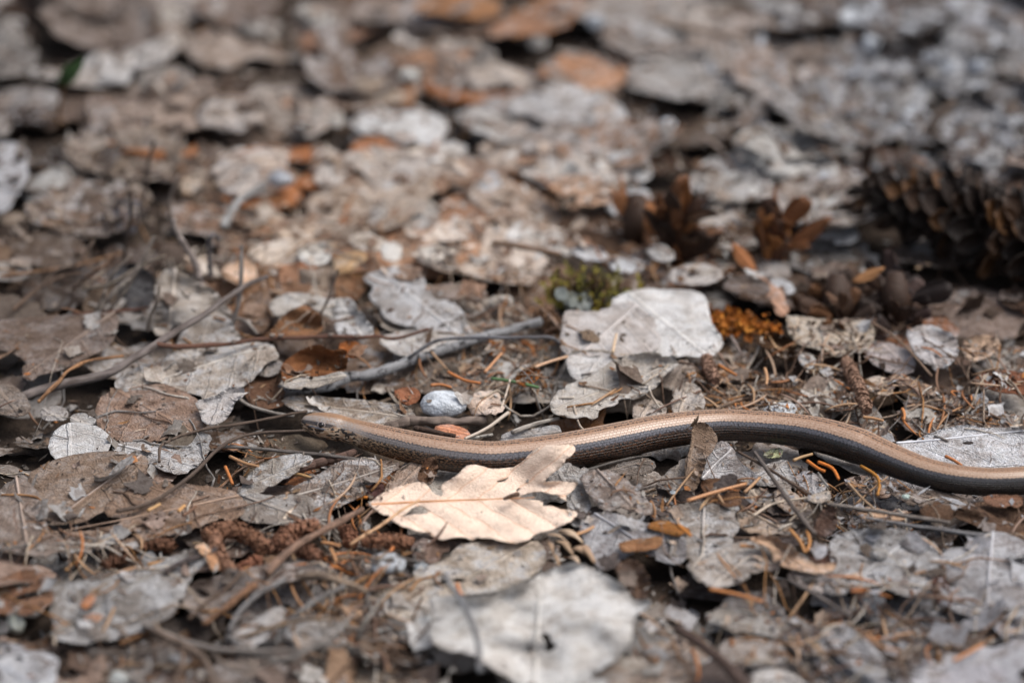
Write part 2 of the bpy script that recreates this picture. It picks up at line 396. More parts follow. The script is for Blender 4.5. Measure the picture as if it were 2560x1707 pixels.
# ---------------------------------------------------------------- ground
def ground():
    def axis(lo, hi, step, far):
        a = [lo+i*step for i in range(int((hi-lo)/step)+1)]
        e, d = [], step
        x = a[-1]
        while x < far: d *= 1.5; x += d; e.append(x)
        f, d = [], step; x = a[0]
        while x > -far: d *= 1.5; x -= d; f.append(x)
        return f[::-1]+a+e
    xs, ys = axis(-.5, .5, .008, 60), axis(.3, 1.5, .008, 60)
    V = [(x, y, -.001+.0016*noise.noise(Vector((x*40, y*40, 0)))-.0006*abs(noise.noise(Vector((x*150, y*150, 2))))) for y in ys for x in xs]
    n = len(xs); F = [(j*n+i, j*n+i+1, (j+1)*n+i+1, (j+1)*n+i) for j in range(len(ys)-1) for i in range(n-1)]
    o = mesh_obj('ground', V, F, M['soil']); o['kind'] = 'structure'; solid_add(V, F)
ground()

# ---------------------------------------------------------------- leaves one can point to, front of the picture first
# bottom of the picture, before the slow worm's head
L = leaf
L(7, 'large taupe leaf with a pale midrib and a wavy edge over a dark gap', '110,150 60,250 0,300 -60,400 -60,620 0,640 120,660 290,690 400,640 540,670 720,620 700,590 640,560 480,590 330,560 300,470 270,350 250,260 180,190', '#8d7e74', h=9.5, gy=.3, mat='brown', ax=((110,150),(190,640)), rib='#b7a294', curl=.2, bumps=((300,640,400,1.5),))
L(7, 'broad brown leaf with hair-fine roots over it behind the large taupe leaf', '190,140 330,60 480,10 700,-20 980,0 1000,60 950,140 850,230 760,310 720,370 640,400 560,450 440,465 400,450 370,465 300,430 280,350 255,260', '#907c6c', h=10, gy=.7, mat='brown', rib='#a9968a')
L(7, 'torn brown leaf with a toothed tip, crossed by a thin stalk', '740,330 1000,180 1250,210 1480,230 1590,250 1640,290 1680,320 1670,350 1640,360 1665,380 1600,440 1500,430 1380,470 1260,530 1100,540 960,590 860,640 760,660 740,600 650,560 300,550 330,520 540,540 700,500 830,480 850,430 720,400', '#927a68', h=8.5, gy=.6, mat='brown', holes=('860,560 900,510 950,530 880,580', '960,440 1010,420 1060,430 1000,455'), rag=2.2)
L(7, 'grey leaf with a toothed upper edge beside the torn brown leaf', '1620,400 1680,300 1730,265 1850,290 2000,275 2100,280 2200,380 2260,400 2265,500 2200,560 2050,470 1900,460 1700,450', '#8e867f', h=8, gy=.8, mat='plain')
L(7, 'folded grey leaf lying over a red-brown bud twig', '1650,260 1700,150 1830,40 2000,0 2140,10 2090,80 1950,140 1850,210 1700,280', '#a59e97', h=9, gy=1.0, mat='mottled')
L(8, 'skeletonised grey-brown leaf with a ragged tip below the worm\'s throat', '-330,230 -120,130 0,50 180,20 290,50 330,45 400,75 340,110 300,150 260,170 200,200 150,270 60,300 0,340 -120,390 -190,330 -310,280', '#948880', h=9, gy=.9, mat='filigree', rag=2.4, ax=((-310,280),(380,70)), rib='#b3a89e')
L(7, 'small orange-brown leaf eaten through by two large holes', '0,860 150,790 250,790 320,880 360,980 300,1030 180,1080 60,1070 -60,1070 -60,900', '#a37c63', h=11, gy=.2, mat='rust', holes=('80,880 130,855 210,880 190,910 120,905', '70,985 150,940 290,915 290,960 180,985 100,1005'), curl=.8)
L(7, 'broad weathered grey leaf with small dents and a lifted near edge', '330,870 560,870 700,830 980,790 1150,720 1300,640 1420,700 1310,800 1260,900 1200,1060 1000,1180 860,1220 760,1260 680,1245 600,1280 470,1270 340,1230 400,1150 350,1080 360,980', '#979390', h=9, gy=.35, mat='mottled', wr=1.2, ax=((340,1230),(1300,650)), rib='#8f8a84', holes=('560,950 590,930 610,960 575,975',))
L(7, 'creased grey-brown leaf folded under two bent grey stems', '1350,870 1500,830 1800,760 2000,740 2250,760 2200,810 2050,830 1900,870 1700,930 1500,1050 1400,1130 1310,1060 1250,1000 1280,920', '#80736b', h=7.5, gy=.6, wr=1.6, crease=1.2)
L(7, 'small pale curled leaf between the two bent grey stems', '1590,1230 1680,1190 1750,1130 1850,1060 1940,1040 1930,1120 1840,1170 1830,1230 1700,1310 1600,1290', '#b2aeac', h=9, gy=.8, mat='white', curl=1.5)
L(7, 'pale grey leaf fragment lying past the second bent stem', '1900,1180 2000,1130 2100,1100 2300,1120 2352,1180 2352,1300 2200,1330 2050,1310 1960,1230', '#b0aaa6', h=8, gy=.3, mat='mottled')
L(7, 'whitish rotted leaf corner at the very edge of the litter in front', '-80,1420 0,1400 130,1360 250,1340 380,1380 390,1470 350,1600 0,1600 -80,1600', '#b4b5ba', h=9, mat='mottled', wr=1.4)
L(7, 'flat grey leaf slip beneath the broad weathered grey leaf', '-40,1290 60,1280 180,1330 140,1370 0,1400 -60,1380', '#8d8c90', h=6)
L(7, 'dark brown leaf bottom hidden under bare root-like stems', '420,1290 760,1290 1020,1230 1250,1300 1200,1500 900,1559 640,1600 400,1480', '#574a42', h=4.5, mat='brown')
L(7, 'greyish leaf under the fan of bare stems at the near edge', '1450,1420 1700,1400 2050,1380 2352,1360 2352,1620 1900,1620 1500,1600', '#8f827a', h=5, mat='plain')
# under and around the beech leaf
L(8, 'fresh peach-coloured beech leaf with clear veins and a raised torn flap against the slow worm',
  '180,340 300,250 370,220 490,190 560,178 600,205 640,265 705,285 690,205 745,170 800,140 850,80 910,62 990,80 1060,95 1180,84 1230,60 1280,10 1330,-40 1400,-68 1480,-66 1590,-74 1615,-40 1580,0 1551,38 1500,90 1451,122 1420,150 1399,180 1450,178 1509,175 1580,185 1640,182 1590,240 1540,285 1555,322 1450,262 1330,245 1215,285 1240,298 1390,312 1385,348 1450,343 1520,372 1630,385 1600,440 1500,490 1420,515 1330,540 1290,580 1180,602 1060,575 980,562 900,580 850,558 760,562 700,580 600,540 480,502 390,472 340,430 260,390 230,360', '#f8e0cc',
  h=9.5, gy=.45, wr=.9, mat='peach', holes=('400,430 460,395 500,350 560,345 610,385 560,400 480,405', '1060,178 1120,165 1155,142 1135,172 1090,186', '1200,240 1225,222 1232,230 1210,248', '960,385 975,382 975,392 962,394'), ax=((180,340),(1330,290)), rib='#cf9a72', rag=1.6, curl=.8, smooth=1, quilt=.32, clean=.96, crease=.35,
  bumps=((1480,-60,420,7.0), (900,100,260,2.2), (1180,600,300,1.0), (700,560,260,.8), (1450,200,200,1.5)), sp=1.5)
L(8, 'tan-grey leaf scrap squeezed between slow worm and beech leaf base', '300,270 380,130 500,50 550,40 640,100 620,180 560,195 430,235', '#ab9586', h=7, gy=.6, mat='brown')
L(8, 'little curled brown leaf standing against the worm\'s belly', '540,150 580,60 600,28 640,22 652,110 610,170 570,180', '#84644f', h=9, gy=2.2, mat='rust', curl=1.5)
L(8, 'large bleached white leaf with a black chewed hole and a pale midrib', '600,960 820,965 940,960 1060,950 1130,900 1300,850 1450,780 1520,750 1580,730 1700,750 1850,840 1940,880 1970,950 2000,990 2060,995 2130,985 2080,1060 2000,1130 1990,1210 1990,1290 1900,1380 1800,1450 1700,1530 1560,1590 1400,1600 1240,1600 1180,1530 1080,1470 980,1420 900,1350 720,1330 650,1290 620,1180 640,1080', '#d6d3cf',
  h=10, gy=.35, wr=3.0, crease=1.0, mat='white', curl=2.2, bumps=((900,1000,300,2.0), (1750,1100,320,2.5), (1300,1400,260,-2.0)), holes=('1370,1230 1400,1215 1430,1222 1440,1270 1490,1305 1425,1345 1392,1338 1412,1290', '1270,1290 1300,1310 1328,1350 1300,1358'), ax=((1325,1600),(1370,760)), rib='#c4c0ba', clean=.97, rag=3.6)
L(8, 'yellowish-grey crusty leaf riddled with holes behind the bleached white leaf', '510,790 640,760 760,700 800,640 900,600 1050,590 1160,620 1180,600 1330,580 1390,640 1380,760 1280,840 1180,870 1100,920 960,930 880,950 640,960 660,1020 600,1090 480,1150 380,1120 310,1080 320,990 310,920 480,880 530,850', '#c3b8ab', h=7, gy=.4, mat='mottled', holes=('610,875 680,858 760,852 720,880 640,892', '755,842 800,838 870,852 840,868 790,866'), rag=2.6, clean=.7)
L(8, 'brown-grey leaf bent like a saddle behind the beech leaf tip', '1650,150 1720,110 1800,100 1900,140 1990,210 2080,290 2130,390 2080,400 2000,370 1900,340 1830,380 1750,310 1700,260 1680,190', '#8b7d74', h=10, gy=.8, mat='plain', bumps=((1880,200,260,2.0),))
L(8, 'lichen-grey rotted leaf with jagged top touching the raised beech flap', '1430,170 1445,110 1470,80 1520,75 1560,55 1575,95 1600,85 1640,110 1660,70 1690,110 1720,150 1660,220 1700,330 1690,400 1630,385 1540,330 1640,180 1480,172', '#a8a5a3', h=8.5, gy=.8, mat='filigree', rag=2.6)
L(8, 'grey crusted leaf with dark flecks in front of the saddle-bent leaf', '1640,500 1750,400 1850,400 2000,450 2200,500 2352,540 2352,740 2200,720 2050,640 1950,680 1800,790 1720,700 1690,600', '#9c9a9d', h=7.5, gy=.5, mat='mottled')
L(8, 'slim orange leaf strip edged in dark on grey crusted leaf', '2090,480 2200,455 2300,478 2400,520 2330,548 2200,515', '#b0783f', h=10, gy=.2, mat='rust')
L(8, 'small crumpled brown leaf beneath the front lip of the beech leaf', '520,600 580,575 700,580 740,640 700,680 650,730 560,740 500,660', '#806b60', h=6.5, gy=.7, wr=1.5, mat='brown')
L(8, 'curled tan leaf piece with a rusty streak beside grey crusted leaf', '1890,620 2000,585 2100,575 2190,560 2185,610 2100,640 1990,650 1920,650', '#b5865f', h=9, gy=.5, mat='rust', curl=1.5)
L(8, 'upright dark brown leaf curl beside the bleached white leaf', '1890,760 1940,730 1990,720 2080,760 2098,860 2095,960 2040,980 1980,930 1940,860', '#715848', h=9, gy=2.6, mat='brown', curl=1.8)
L(8, 'grey leaf wedge tucked under the bleached white leaf', '430,1180 520,1120 600,1090 640,1180 600,1230 480,1280 430,1260', '#a8a8a6', h=7, gy=.8, mat='plain')
L(8, 'wide pinkish-brown leaf lying before the bleached white leaf', '1600,1570 1800,1470 1980,1390 2200,1290 2420,1240 2420,1640 1600,1640', '#94857a', h=6, gy=.3, mat='plain')
L(8, 'thin grey-brown leaf edge under the worm\'s dark flank', '1800,130 1900,70 2000,50 2090,28 2150,60 2110,120 1960,125 1880,140', '#857b73', h=7, gy=.8, mat='brown', rag=2)
L(8, 'pale brown crinkled leaf beside the upright curl touching the worm', '2160,210 2220,150 2280,90 2360,20 2400,60 2380,220 2280,230', '#978e87', h=8, gy=1.0, mat='plain', wr=1.3)
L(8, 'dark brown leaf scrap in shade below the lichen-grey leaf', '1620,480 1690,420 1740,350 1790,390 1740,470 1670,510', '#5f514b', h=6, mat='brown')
L(8, 'reddish leaf shard under the thin tan stalk by beech base', '190,270 240,200 280,190 290,240 230,300', '#6b4d49', h=8, gy=1.5, mat='rust')
L(8, 'dun leaf bottom beneath crossing stems near the little grey pebble', '20,1000 160,960 320,1000 330,1120 200,1200 20,1180', '#8c7b6e', h=4, mat='plain')
L(8, 'brown leaf with bright fibres in front of the yellowish crusty leaf', '100,1200 260,1130 420,1140 430,1290 300,1400 120,1380', '#7c6757', h=4, mat='brown')
# in front of the slow worm's second half
L(9, 'white-veined skeleton leaf leaning on the upright brown curl', '140,60 170,-30 230,-60 300,-90 345,-40 400,60 460,100 520,130 500,190 380,200 250,180 160,170', '#b0acad', h=9, gy=1.6, mat='filigree', ax=((150,160),(350,-40)), rib='#d6d2d0', rag=2.2)
L(9, 'folded orange-brown leaf with a straight tan rib', '150,185 220,165 300,170 400,185 455,198 400,230 380,255 410,330 330,345 260,325 200,300 170,240', '#8b684f', h=9.5, gy=.9, mat='rust', ax=((60,310),(450,198)), rib='#c48f68', curl=1.0)
L(9, 'big pale grey leaf with a rounded back edge and drooping front lobe', '-60,360 40,335 200,330 330,370 400,430 390,500 340,560 350,620 280,660 200,700 130,730 90,710 60,690 0,700 -60,660', '#a8a19b', h=8, gy=.5, mat='mottled', clean=.6)
L(9, 'buff-grey leaf with a wavy near edge raised over a dark hollow', '640,775 580,770 500,800 440,840 380,870 260,900 150,870 90,800 60,740 130,735 200,690 350,620 450,590 560,600 630,640', '#a69d95', h=9.5, gy=.25, mat='plain', bumps=((520,780,200,2.0),))
L(9, 'long tan leaf curling like a shaving past the buff-grey leaf', '460,575 600,550 680,590 740,620 820,700 900,745 960,760 1060,740 1010,800 880,790 760,760 660,740 645,650 560,600', '#b99b83', h=9.5, gy=.5, mat='plain', curl=2.0)
L(9, 'large speckled grey leaf holding a rounded brown pebble', '1060,560 1150,530 1330,505 1480,510 1650,560 1730,600 1760,720 1740,880 1640,960 1500,940 1420,900 1330,880 1200,900 1100,950 1000,930 1010,820 1060,740 1030,640', '#a9a7a7', h=8, gy=.5, mat='mottled', wr=1.3, clean=.6)
L(9, 'large speckled grey leaf split by a dark brown tear at its inner side', '1760,720 1850,640 2000,640 2100,540 2180,530 2270,560 2400,620 2400,1090 2150,1110 1980,1110 1850,1040 1880,920 1910,880 1840,860 1800,780', '#a9a7aa', h=8.5, gy=.5, mat='mottled', wr=1.4, clean=.6)
L(9, 'long grey leaf fold along the foot of the speckled leaf with pebble', '730,800 900,800 990,820 1050,880 1140,920 1050,950 950,925 850,890', '#9d928c', h=8, gy=.6, mat='plain')
L(9, 'charred-looking dark leaf curl standing at the end of grey twigs', '920,470 970,400 1020,345 1075,390 1062,480 1000,555 930,535', '#604a40', h=9.5, gy=2.2, mat='brown', curl=1.5)
L(9, 'second dark brown leaf curl hollow like a scoop beside the first', '880,700 920,640 960,600 1030,660 1065,740 1020,760 960,735', '#664b40', h=8, gy=1.6, mat='rust', curl=1.6)
L(9, 'crumpled dark brown leaf heap under the worm\'s tail part', '1880,390 1960,350 2050,330 2200,310 2380,350 2400,580 2200,540 2100,505 1980,450 1900,420', '#7b614f', h=7, gy=.9, mat='rust', wr=2.4, crease=1.3)
L(9, 'fuzzy brown seed-head scrap before the worm\'s dark tail side', '1650,390 1680,345 1750,328 1800,350 1865,360 1855,430 1780,430 1700,425', '#735844', h=9, gy=1.5, mat='rust', rag=3.2)
L(9, 'pinkish-brown leaf shard lying above the crumpled heap', '2080,285 2200,280 2330,285 2330,345 2220,350 2120,335', '#9c755e', h=10, gy=.6, mat='rust')
L(9, 'plain dun leaf half in the shadow of the tail bend', '1420,200 1600,250 1800,250 1970,320 1900,362 1780,355 1700,352 1600,335 1480,280', '#82746a', h=5.5, gy=.5, mat='brown')
L(9, 'dun leaf with a round open hole beside a bent orange needle', '1130,170 1220,150 1300,150 1470,190 1500,260 1400,290 1280,250 1180,235', '#957f71', h=6.5, gy=.6, mat='plain', holes=('1260,215 1275,185 1305,190 1310,225 1285,235',))
L(9, 'cream curled leaf tip on top of the crossing grey twigs', '880,300 930,270 1010,240 1018,300 950,318', '#c2b4a6', h=10, gy=1.0, mat='white', curl=1.2)
L(9, 'cream leaf folded in two before the white-veined skeleton leaf', '480,245 540,240 600,262 620,310 560,342 500,320', '#b9ab9d', h=8, gy=.8, mat='plain', curl=1.0)
L(9, 'greyish filigree leaf remains crossed by a dark thin twig', '790,160 830,125 870,108 930,140 1000,200 960,250 870,262 830,210', '#b6b2b4', h=7, gy=.8, mat='filigree', rag=2.5)
L(9, 'flat grey leaf under the crossing twigs with a shaded front', '510,130 560,90 640,60 720,30 740,90 800,140 760,185 690,180 600,205 520,190', '#a49d98', h=7, gy=.7, mat='mottled')
L(9, 'pale tan leaf layered below cream leaf tip', '660,240 760,250 860,330 900,400 820,420 700,360 655,300', '#b39f8e', h=6.5, gy=.5, mat='plain')
L(9, 'tan leaf slip along the long grey stalk', '1190,375 1300,360 1450,400 1560,380 1520,440 1380,445 1250,430', '#b3957d', h=6, gy=.5, mat='plain')
L(9, 'buff leaf with worn lobes beneath the crossing twig ends', '400,370 500,370 520,440 620,480 730,480 880,500 900,560 800,580 700,520 560,540 470,520 420,480', '#a89482', h=6.5, gy=.5, mat='plain')
L(9, 'brown-grey leaf lying flat before the buff-grey leaf hollow', '160,1100 300,1040 500,1090 660,1180 700,1250 520,1205 350,1190', '#96908a', h=6.5, gy=.3, mat='plain')
L(9, 'smooth grey-brown leaf at the near edge, curved along its back', '270,1290 450,1240 600,1270 700,1310 720,1400 500,1440 300,1390', '#9b928c', h=7, mat='plain')
L(9, 'slaty leaf next to the smooth grey-brown leaf', '700,1250 780,1190 850,1150 960,1220 1020,1380 900,1375 800,1340', '#767072', h=6.5, mat='brown')
L(9, 'speckled grey leaf in front of the dark ball pebble', '960,1200 1060,1175 1150,1180 1300,1300 1400,1420 1350,1530 1150,1440 1060,1330', '#98979a', h=7.5, gy=.3, mat='mottled', wr=1.3)
L(9, 'pale leaf at the near rim beside a dark thick twig', '480,1500 600,1465 700,1470 850,1559 850,1620 480,1620', '#c3beba', h=8, mat='white')
L(9, 'tan-grey leaf beneath the dark thick twig at the near rim', '-60,1250 60,1230 200,1300 330,1430 420,1640 -60,1640', '#a29286', h=6.5, mat='plain')
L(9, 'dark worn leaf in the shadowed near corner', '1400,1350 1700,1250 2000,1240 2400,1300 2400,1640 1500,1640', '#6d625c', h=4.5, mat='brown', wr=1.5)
L(9, 'rusty brown leaf remnant caught in the dark tear of the grey leaves', '1730,850 1800,830 1830,900 1880,930 1850,1010 1790,1020 1750,950', '#70534a', h=10, gy=1.2, mat='rust')
# beside and behind the head
L(4, 'weathered brown leaf with a long shaded front edge beneath the forked twig', '-60,640 0,640 200,620 420,600 600,600 700,590 800,580 790,650 770,740 740,800 620,860 480,930 380,970 260,990 200,1040 160,1000 190,900 100,850 0,820 -60,810', '#7c6c62', h=11, gy=.9, mat='brown', wr=1.3)
L(4, 'grey leaf standing on edge behind the forked twig', '1080,350 1130,300 1180,280 1230,310 1330,360 1370,420 1420,400 1470,440 1560,560 1560,610 1400,590 1250,640 1210,630 1170,650 1130,720 1060,720 1060,620 1090,500 1070,420', '#b0a69c', h=12, gy=2.8, mat='plain', bumps=((1250,560,240,2.5),))
L(4, 'pale wrinkled leaf between the standing grey leaf and the red-brown shoot', '1240,740 1330,640 1450,600 1560,620 1640,760 1560,800 1450,830 1300,820 1220,790', '#aba39c', h=9, gy=1.2, mat='mottled', wr=1.4)
L(4, 'big pale speckled leaf with a smooth curved lip under the red-brown shoot', '1100,990 1150,870 1350,810 1600,780 1850,790 1900,890 1830,900 1770,960 1700,1050 1600,1090 1520,1120 1400,1180 1380,1130 1200,1100 950,1090 840,1095 870,1000 990,930', '#bcb3aa', h=9, gy=.8, mat='mottled', bumps=((1780,930,300,2.0),), clean=.5, rib='#c9c0b6')
L(4, 'round brown mottled leaf netted with fine pale veins', '680,1180 760,1120 900,1090 1100,1070 1160,1085 1300,1150 1390,1230 1400,1300 1390,1370 1280,1400 1150,1430 1000,1460 800,1450 700,1400 670,1290', '#987f6f', h=8, gy=.6, mat='brown', clean=.5)
L(4, 'white leaf flap rolled at its end beside the round brown mottled leaf', '1340,1190 1480,1160 1560,1100 1650,1090 1662,1140 1590,1175 1560,1270 1490,1330 1400,1330 1380,1240', '#c5c0be', h=10, gy=1.2, mat='white', curl=1.4)
L(4, 'white cracked leaf with thin black splits', '340,1520 370,1410 450,1340 560,1340 680,1370 750,1440 730,1520 640,1580 520,1600 430,1610', '#c9c7c6', h=9, gy=.8, mat='white', clean=.8)
L(4, 'small grey leaf bits against the white cracked leaf', '490,1300 520,1275 570,1270 610,1295 650,1320 590,1345 530,1360', '#aca8a5', h=9.5, gy=1.4)
L(4, 'grey leaf scrap near tan stem in the litter edge', '290,1240 350,1225 430,1230 450,1270 440,1300 360,1310 300,1295', '#a19d9b', h=8, gy=.8)
L(4, 'brown leaf running out of the picture beside the forked twig\'s foot', '-60,1050 0,1060 100,1090 170,1160 200,1240 150,1285 0,1260 -60,1260', '#86796f', h=8.5, gy=.8, mat='brown')
L(4, 'grey-white leaf floor with black specks behind the cracked leaf', '760,1490 900,1470 1100,1470 1250,1420 1420,1400 1440,1480 1360,1600 1250,1680 1100,1640 960,1570 820,1560', '#b5b2b1', h=6.5, gy=.5, mat='mottled', wr=1.3)
L(4, 'rust-coloured curled leaf resting on the dark end of the birch twig', '1930,960 1960,910 2010,880 2080,830 2200,800 2260,850 2352,830 2365,900 2352,960 2280,985 2150,1000 2000,1030 1930,1040', '#a9724a', h=12, gy=1.7, mat='rust', curl=1.5, wr=1.6)
L(4, 'crinkled orange-brown leaf standing above the red-brown shoot', '1860,730 1880,680 1960,600 2020,560 2080,530 2160,580 2200,640 2180,715 2050,735', '#a77a57', h=12, gy=2.2, mat='rust', wr=1.8)
L(4, 'broad pale grey leaf arched behind the crinkled orange-brown leaf', '1850,510 1950,455 2100,450 2250,500 2352,480 2420,540 2430,640 2352,650 2250,600 2100,520 1960,560 1880,600', '#b3aea8', h=11, gy=1.4, mat='plain')
L(4, 'dark brown leaf hollow under the rust-coloured curled leaf', '1650,1040 1760,960 1880,1000 1915,1080 1950,1200 1800,1235 1700,1170', '#86644e', h=6.5, gy=.7, mat='rust')
L(4, 'narrow pale leaf folded over the dark end of the birch twig', '1905,1060 2050,1025 2200,1025 2330,985 2360,1010 2210,1065 2080,1095 1980,1085', '#b0a89f', h=12.5, gy=.9, mat='plain')
L(4, 'small grey-brown leaf corner between speckled leaf and rust-coloured leaf', '1755,965 1800,920 1850,888 1925,930 1880,1000 1790,1005', '#8c837c', h=9.5, gy=1.6)
L(4, 'tan-grey leaf band laid along the worm\'s neck on the far side', '1930,1165 2100,1150 2330,1175 2540,1185 2760,1220 2840,1290 2720,1335 2560,1330 2430,1300 2330,1290 2230,1270 2130,1255 2000,1230', '#a99c8f', h=6.5, gy=.5, mat='mottled')
L(4, 'slate-dark leaf added as the shade of the hollow behind the forked twig', '750,330 820,240 960,260 1040,330 1040,480 1000,560 880,560 780,500', '#3a3739', h=7, gy=2.0, mat='brown')  # dark leaf added to stand in for the hollow's shade
L(4, 'brown leaf fold in shade behind the standing grey leaf', '1690,500 1750,450 1800,430 1840,470 1835,560 1830,650 1775,720 1700,640', '#7d6553', h=9, gy=1.4, mat='brown')
L(4, 'glossy peach leaf shard behind thin pale stalk', '1500,280 1620,240 1700,220 1745,290 1740,340 1640,385 1560,340', '#cfae94', h=10, gy=.8, mat='plain')
L(4, 'cream leaf among out-of-focus litter behind the red-brown shoot', '1700,160 1820,105 1960,80 2100,85 2080,200 2010,260 1870,265 1760,215', '#d5c5b5', h=10, gy=.9, mat='white')
L(4, 'bright white leaf disc next to the cream leaf', '2040,130 2110,95 2200,100 2250,160 2235,220 2150,252 2070,230', '#e0dcd5', h=12, gy=1.2, mat='white')
L(4, 'pale strip leaf at the picture edge above the shaded brown leaf', '-60,250 50,235 150,240 210,290 150,345 0,345 -60,340', '#9a9591', h=9, gy=.5)
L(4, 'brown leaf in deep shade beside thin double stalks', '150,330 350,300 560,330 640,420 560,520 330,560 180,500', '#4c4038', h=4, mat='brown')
L(4, 'coffee-brown leaf above the shaded brown leaf', '30,60 250,30 480,60 620,130 560,260 330,270 120,220', '#66574c', h=7, mat='brown')
# behind the slow worm
L(5, 'ash-grey leaf with a jagged top corner above the red-brown shoot tip', '160,350 240,310 330,280 430,262 500,270 560,340 575,400 610,440 640,500 740,500 820,560 850,660 900,720 850,740 640,720 560,680 380,640 300,590 300,540 200,480 260,400', '#bcbaba', h=10, gy=1.0, mat='mottled', rag=2.2, clean=.7)
L(5, 'pale grey lower leaf under the ash-grey jagged one', '260,760 430,705 600,700 850,742 700,790 560,840 480,870 380,850', '#bdb8b3', h=8, gy=.7)
L(5, 'grey leaf with one dark hole beside the ash-grey jagged leaf', '-20,500 60,480 120,560 210,680 220,735 100,740 -20,735', '#b2b1b1', h=9.5, gy=1.0, holes=('60,650 90,635 115,665 85,675',))
L(5, 'brilliant white papery leaf with a frayed edge next to the orange lichen', '1860,500 1950,450 2030,430 2120,420 2200,428 2352,430 2430,440 2490,480 2505,570 2540,680 2590,740 2605,800 2560,860 2450,875 2380,860 2300,870 2200,880 2130,870 2060,800 2000,700 1930,600', '#dedcda', h=10.5, gy=1.0, mat='white', clean=.95, rag=2.6, wr=1.5)
L(5, 'grey dented leaf overlapped by the brilliant white papery leaf', '1530,700 1540,620 1560,565 1650,585 1800,570 1960,500 2060,560 2160,650 2180,790 2130,845 1950,875 1870,870 1800,860 1700,868 1640,885 1530,840 1520,760', '#bdb6b2', h=11.5, gy=1.0, mat='plain', clean=.8)
L(5, 'white leaf corner in front of a dark slit under the grey dented leaf', '1560,870 1650,888 1740,900 1840,865 1885,885 1800,960 1720,1005 1640,1040 1570,990', '#d5d1ce', h=10.5, gy=1.2, mat='white', clean=.8)
L(5, 'large warm-grey leaf with a scalloped drooping edge just behind the worm', '1450,1190 1530,1090 1640,1050 1800,970 1900,890 2130,850 2280,900 2300,930 2200,1000 2150,1080 2020,1160 1950,1150 1880,1165 1895,1195 1770,1220 1740,1300 1670,1275 1600,1290 1520,1280 1460,1250', '#b9b2aa', h=10, gy=.9, mat='plain', clean=.7, rag=2, ax=((1460,1230),(2290,920)), rib='#a8a098')
L(5, 'brownish leaf flank beside the scalloped warm-grey leaf', '2200,1060 2240,960 2352,900 2420,960 2400,1080 2352,1110 2270,1110', '#968a81', h=8, gy=.9, mat='brown')
L(5, 'pinkish-grey leaf triangle touching the worm\'s back beneath the scalloped leaf', '2020,1185 2100,1170 2170,1180 2230,1250 2160,1290 2080,1320 2010,1310', '#afa297', h=8, gy=.9)
L(5, 'pale pinkish leaf just behind the top of the worm\'s arched back', '2270,1130 2352,1060 2440,1080 2480,1170 2460,1270 2360,1300 2290,1270', '#b2a69b', h=8.5, gy=1.0)
L(5, 'orange leaf chip pressed against the worm\'s back', '650,1365 700,1352 760,1350 850,1378 885,1425 780,1440 700,1415', '#cc8d6d', h=8, gy=.7, mat='plain', rag=.8)
L(5, 'cream crumpled leaf scrap beside the quartz stone', '870,1190 950,1120 1010,1125 1070,1115 1085,1200 1110,1235 1040,1275 980,1255 920,1275', '#ccb6a5', h=8, gy=.8, wr=1.8, mat='plain', rag=2.8)
L(5, 'grey buckled leaf in the dip of the worm\'s back', '1080,1440 1140,1410 1200,1388 1350,1380 1480,1348 1505,1400 1390,1445 1250,1465', '#b1aca9', h=7.5, gy=.8, wr=1.5, mat='mottled')
L(5, 'rust chip under the thin dark-and-grey arched stalk', '1020,800 1060,775 1100,782 1115,850 1045,875', '#ae6c33', h=8, gy=1, mat='rust')
L(5, 'curled rust-orange chip among needles near the green needle', '1205,1030 1250,985 1300,960 1375,980 1330,1040 1255,1075', '#ad6a31', h=9, gy=1.2, mat='rust', curl=1.6)
L(5, 'terracotta leaf bit beside the quartz stone', '375,1120 440,1098 520,1100 530,1175 450,1205', '#bc7f5e', h=8, gy=1.0, mat='rust')
L(5, 'glossy orange curled leaf at the end of the rust-coloured leaf', '0,800 50,778 105,782 152,830 105,880 30,862', '#c0763f', h=12, gy=1.5, mat='rust', curl=1.6, rag=.9)
L(5, 'shadowed tan leaf with a dark underside behind grey jagged leaf', '-20,190 80,172 160,170 172,220 110,260 60,285 -20,310', '#b6956f', h=11, gy=.9, mat='plain')
L(5, 'tan-brown leaf block below the shadowed tan leaf', '-20,330 80,310 190,300 220,360 150,420 110,480 40,490 -20,470', '#9a7456', h=9, gy=1.2, mat='rust')
L(5, 'out-of-focus cream leaf row in back of tan leaf', '60,70 180,40 300,80 310,130 200,150 110,125', '#dacfc3', h=10, gy=.6, mat='white')
L(5, 'out-of-focus white leaf lump beside cream row', '290,120 340,98 410,115 405,200 330,215 295,180', '#e0dcd6', h=12, gy=1.0, mat='white')
L(5, 'out-of-focus cream chip behind the ash-grey jagged leaf', '550,150 600,130 680,118 705,190 640,220 580,205', '#dfd6cb', h=10, gy=.8, mat='white')
L(5, 'out-of-focus peach-white chip near brown slender bark', '690,95 760,75 830,90 825,160 745,170', '#e3d5c5', h=10, gy=.8, mat='white')
L(5, 'white out-of-focus leaf strip behind the moss clump', '1590,140 1680,125 1760,130 1835,185 1790,215 1700,212 1620,180', '#d6d6d8', h=9, gy=.8, mat='white')
L(5, 'blue-white leaf strip between moss clump and standing cone scales', '1830,215 1930,200 2050,230 2065,280 1980,295 1890,290', '#d9dbde', h=9, gy=.8, mat='white')
L(5, 'white chip below the standing cone scales', '2100,150 2150,120 2210,120 2285,190 2210,222 2140,200', '#dcd8d4', h=11, gy=1.0, mat='white')
L(5, 'grey-brown leaf tangle edge behind ash-grey jagged leaf', '600,420 720,380 900,400 1000,440 960,490 830,480 680,470', '#96857a', h=8, gy=.5, mat='brown')
L(5, 'pale slip in the needle litter before the moss clump', '1020,480 1120,460 1180,500 1150,540 1060,530', '#bcb6ae', h=8, gy=.6)
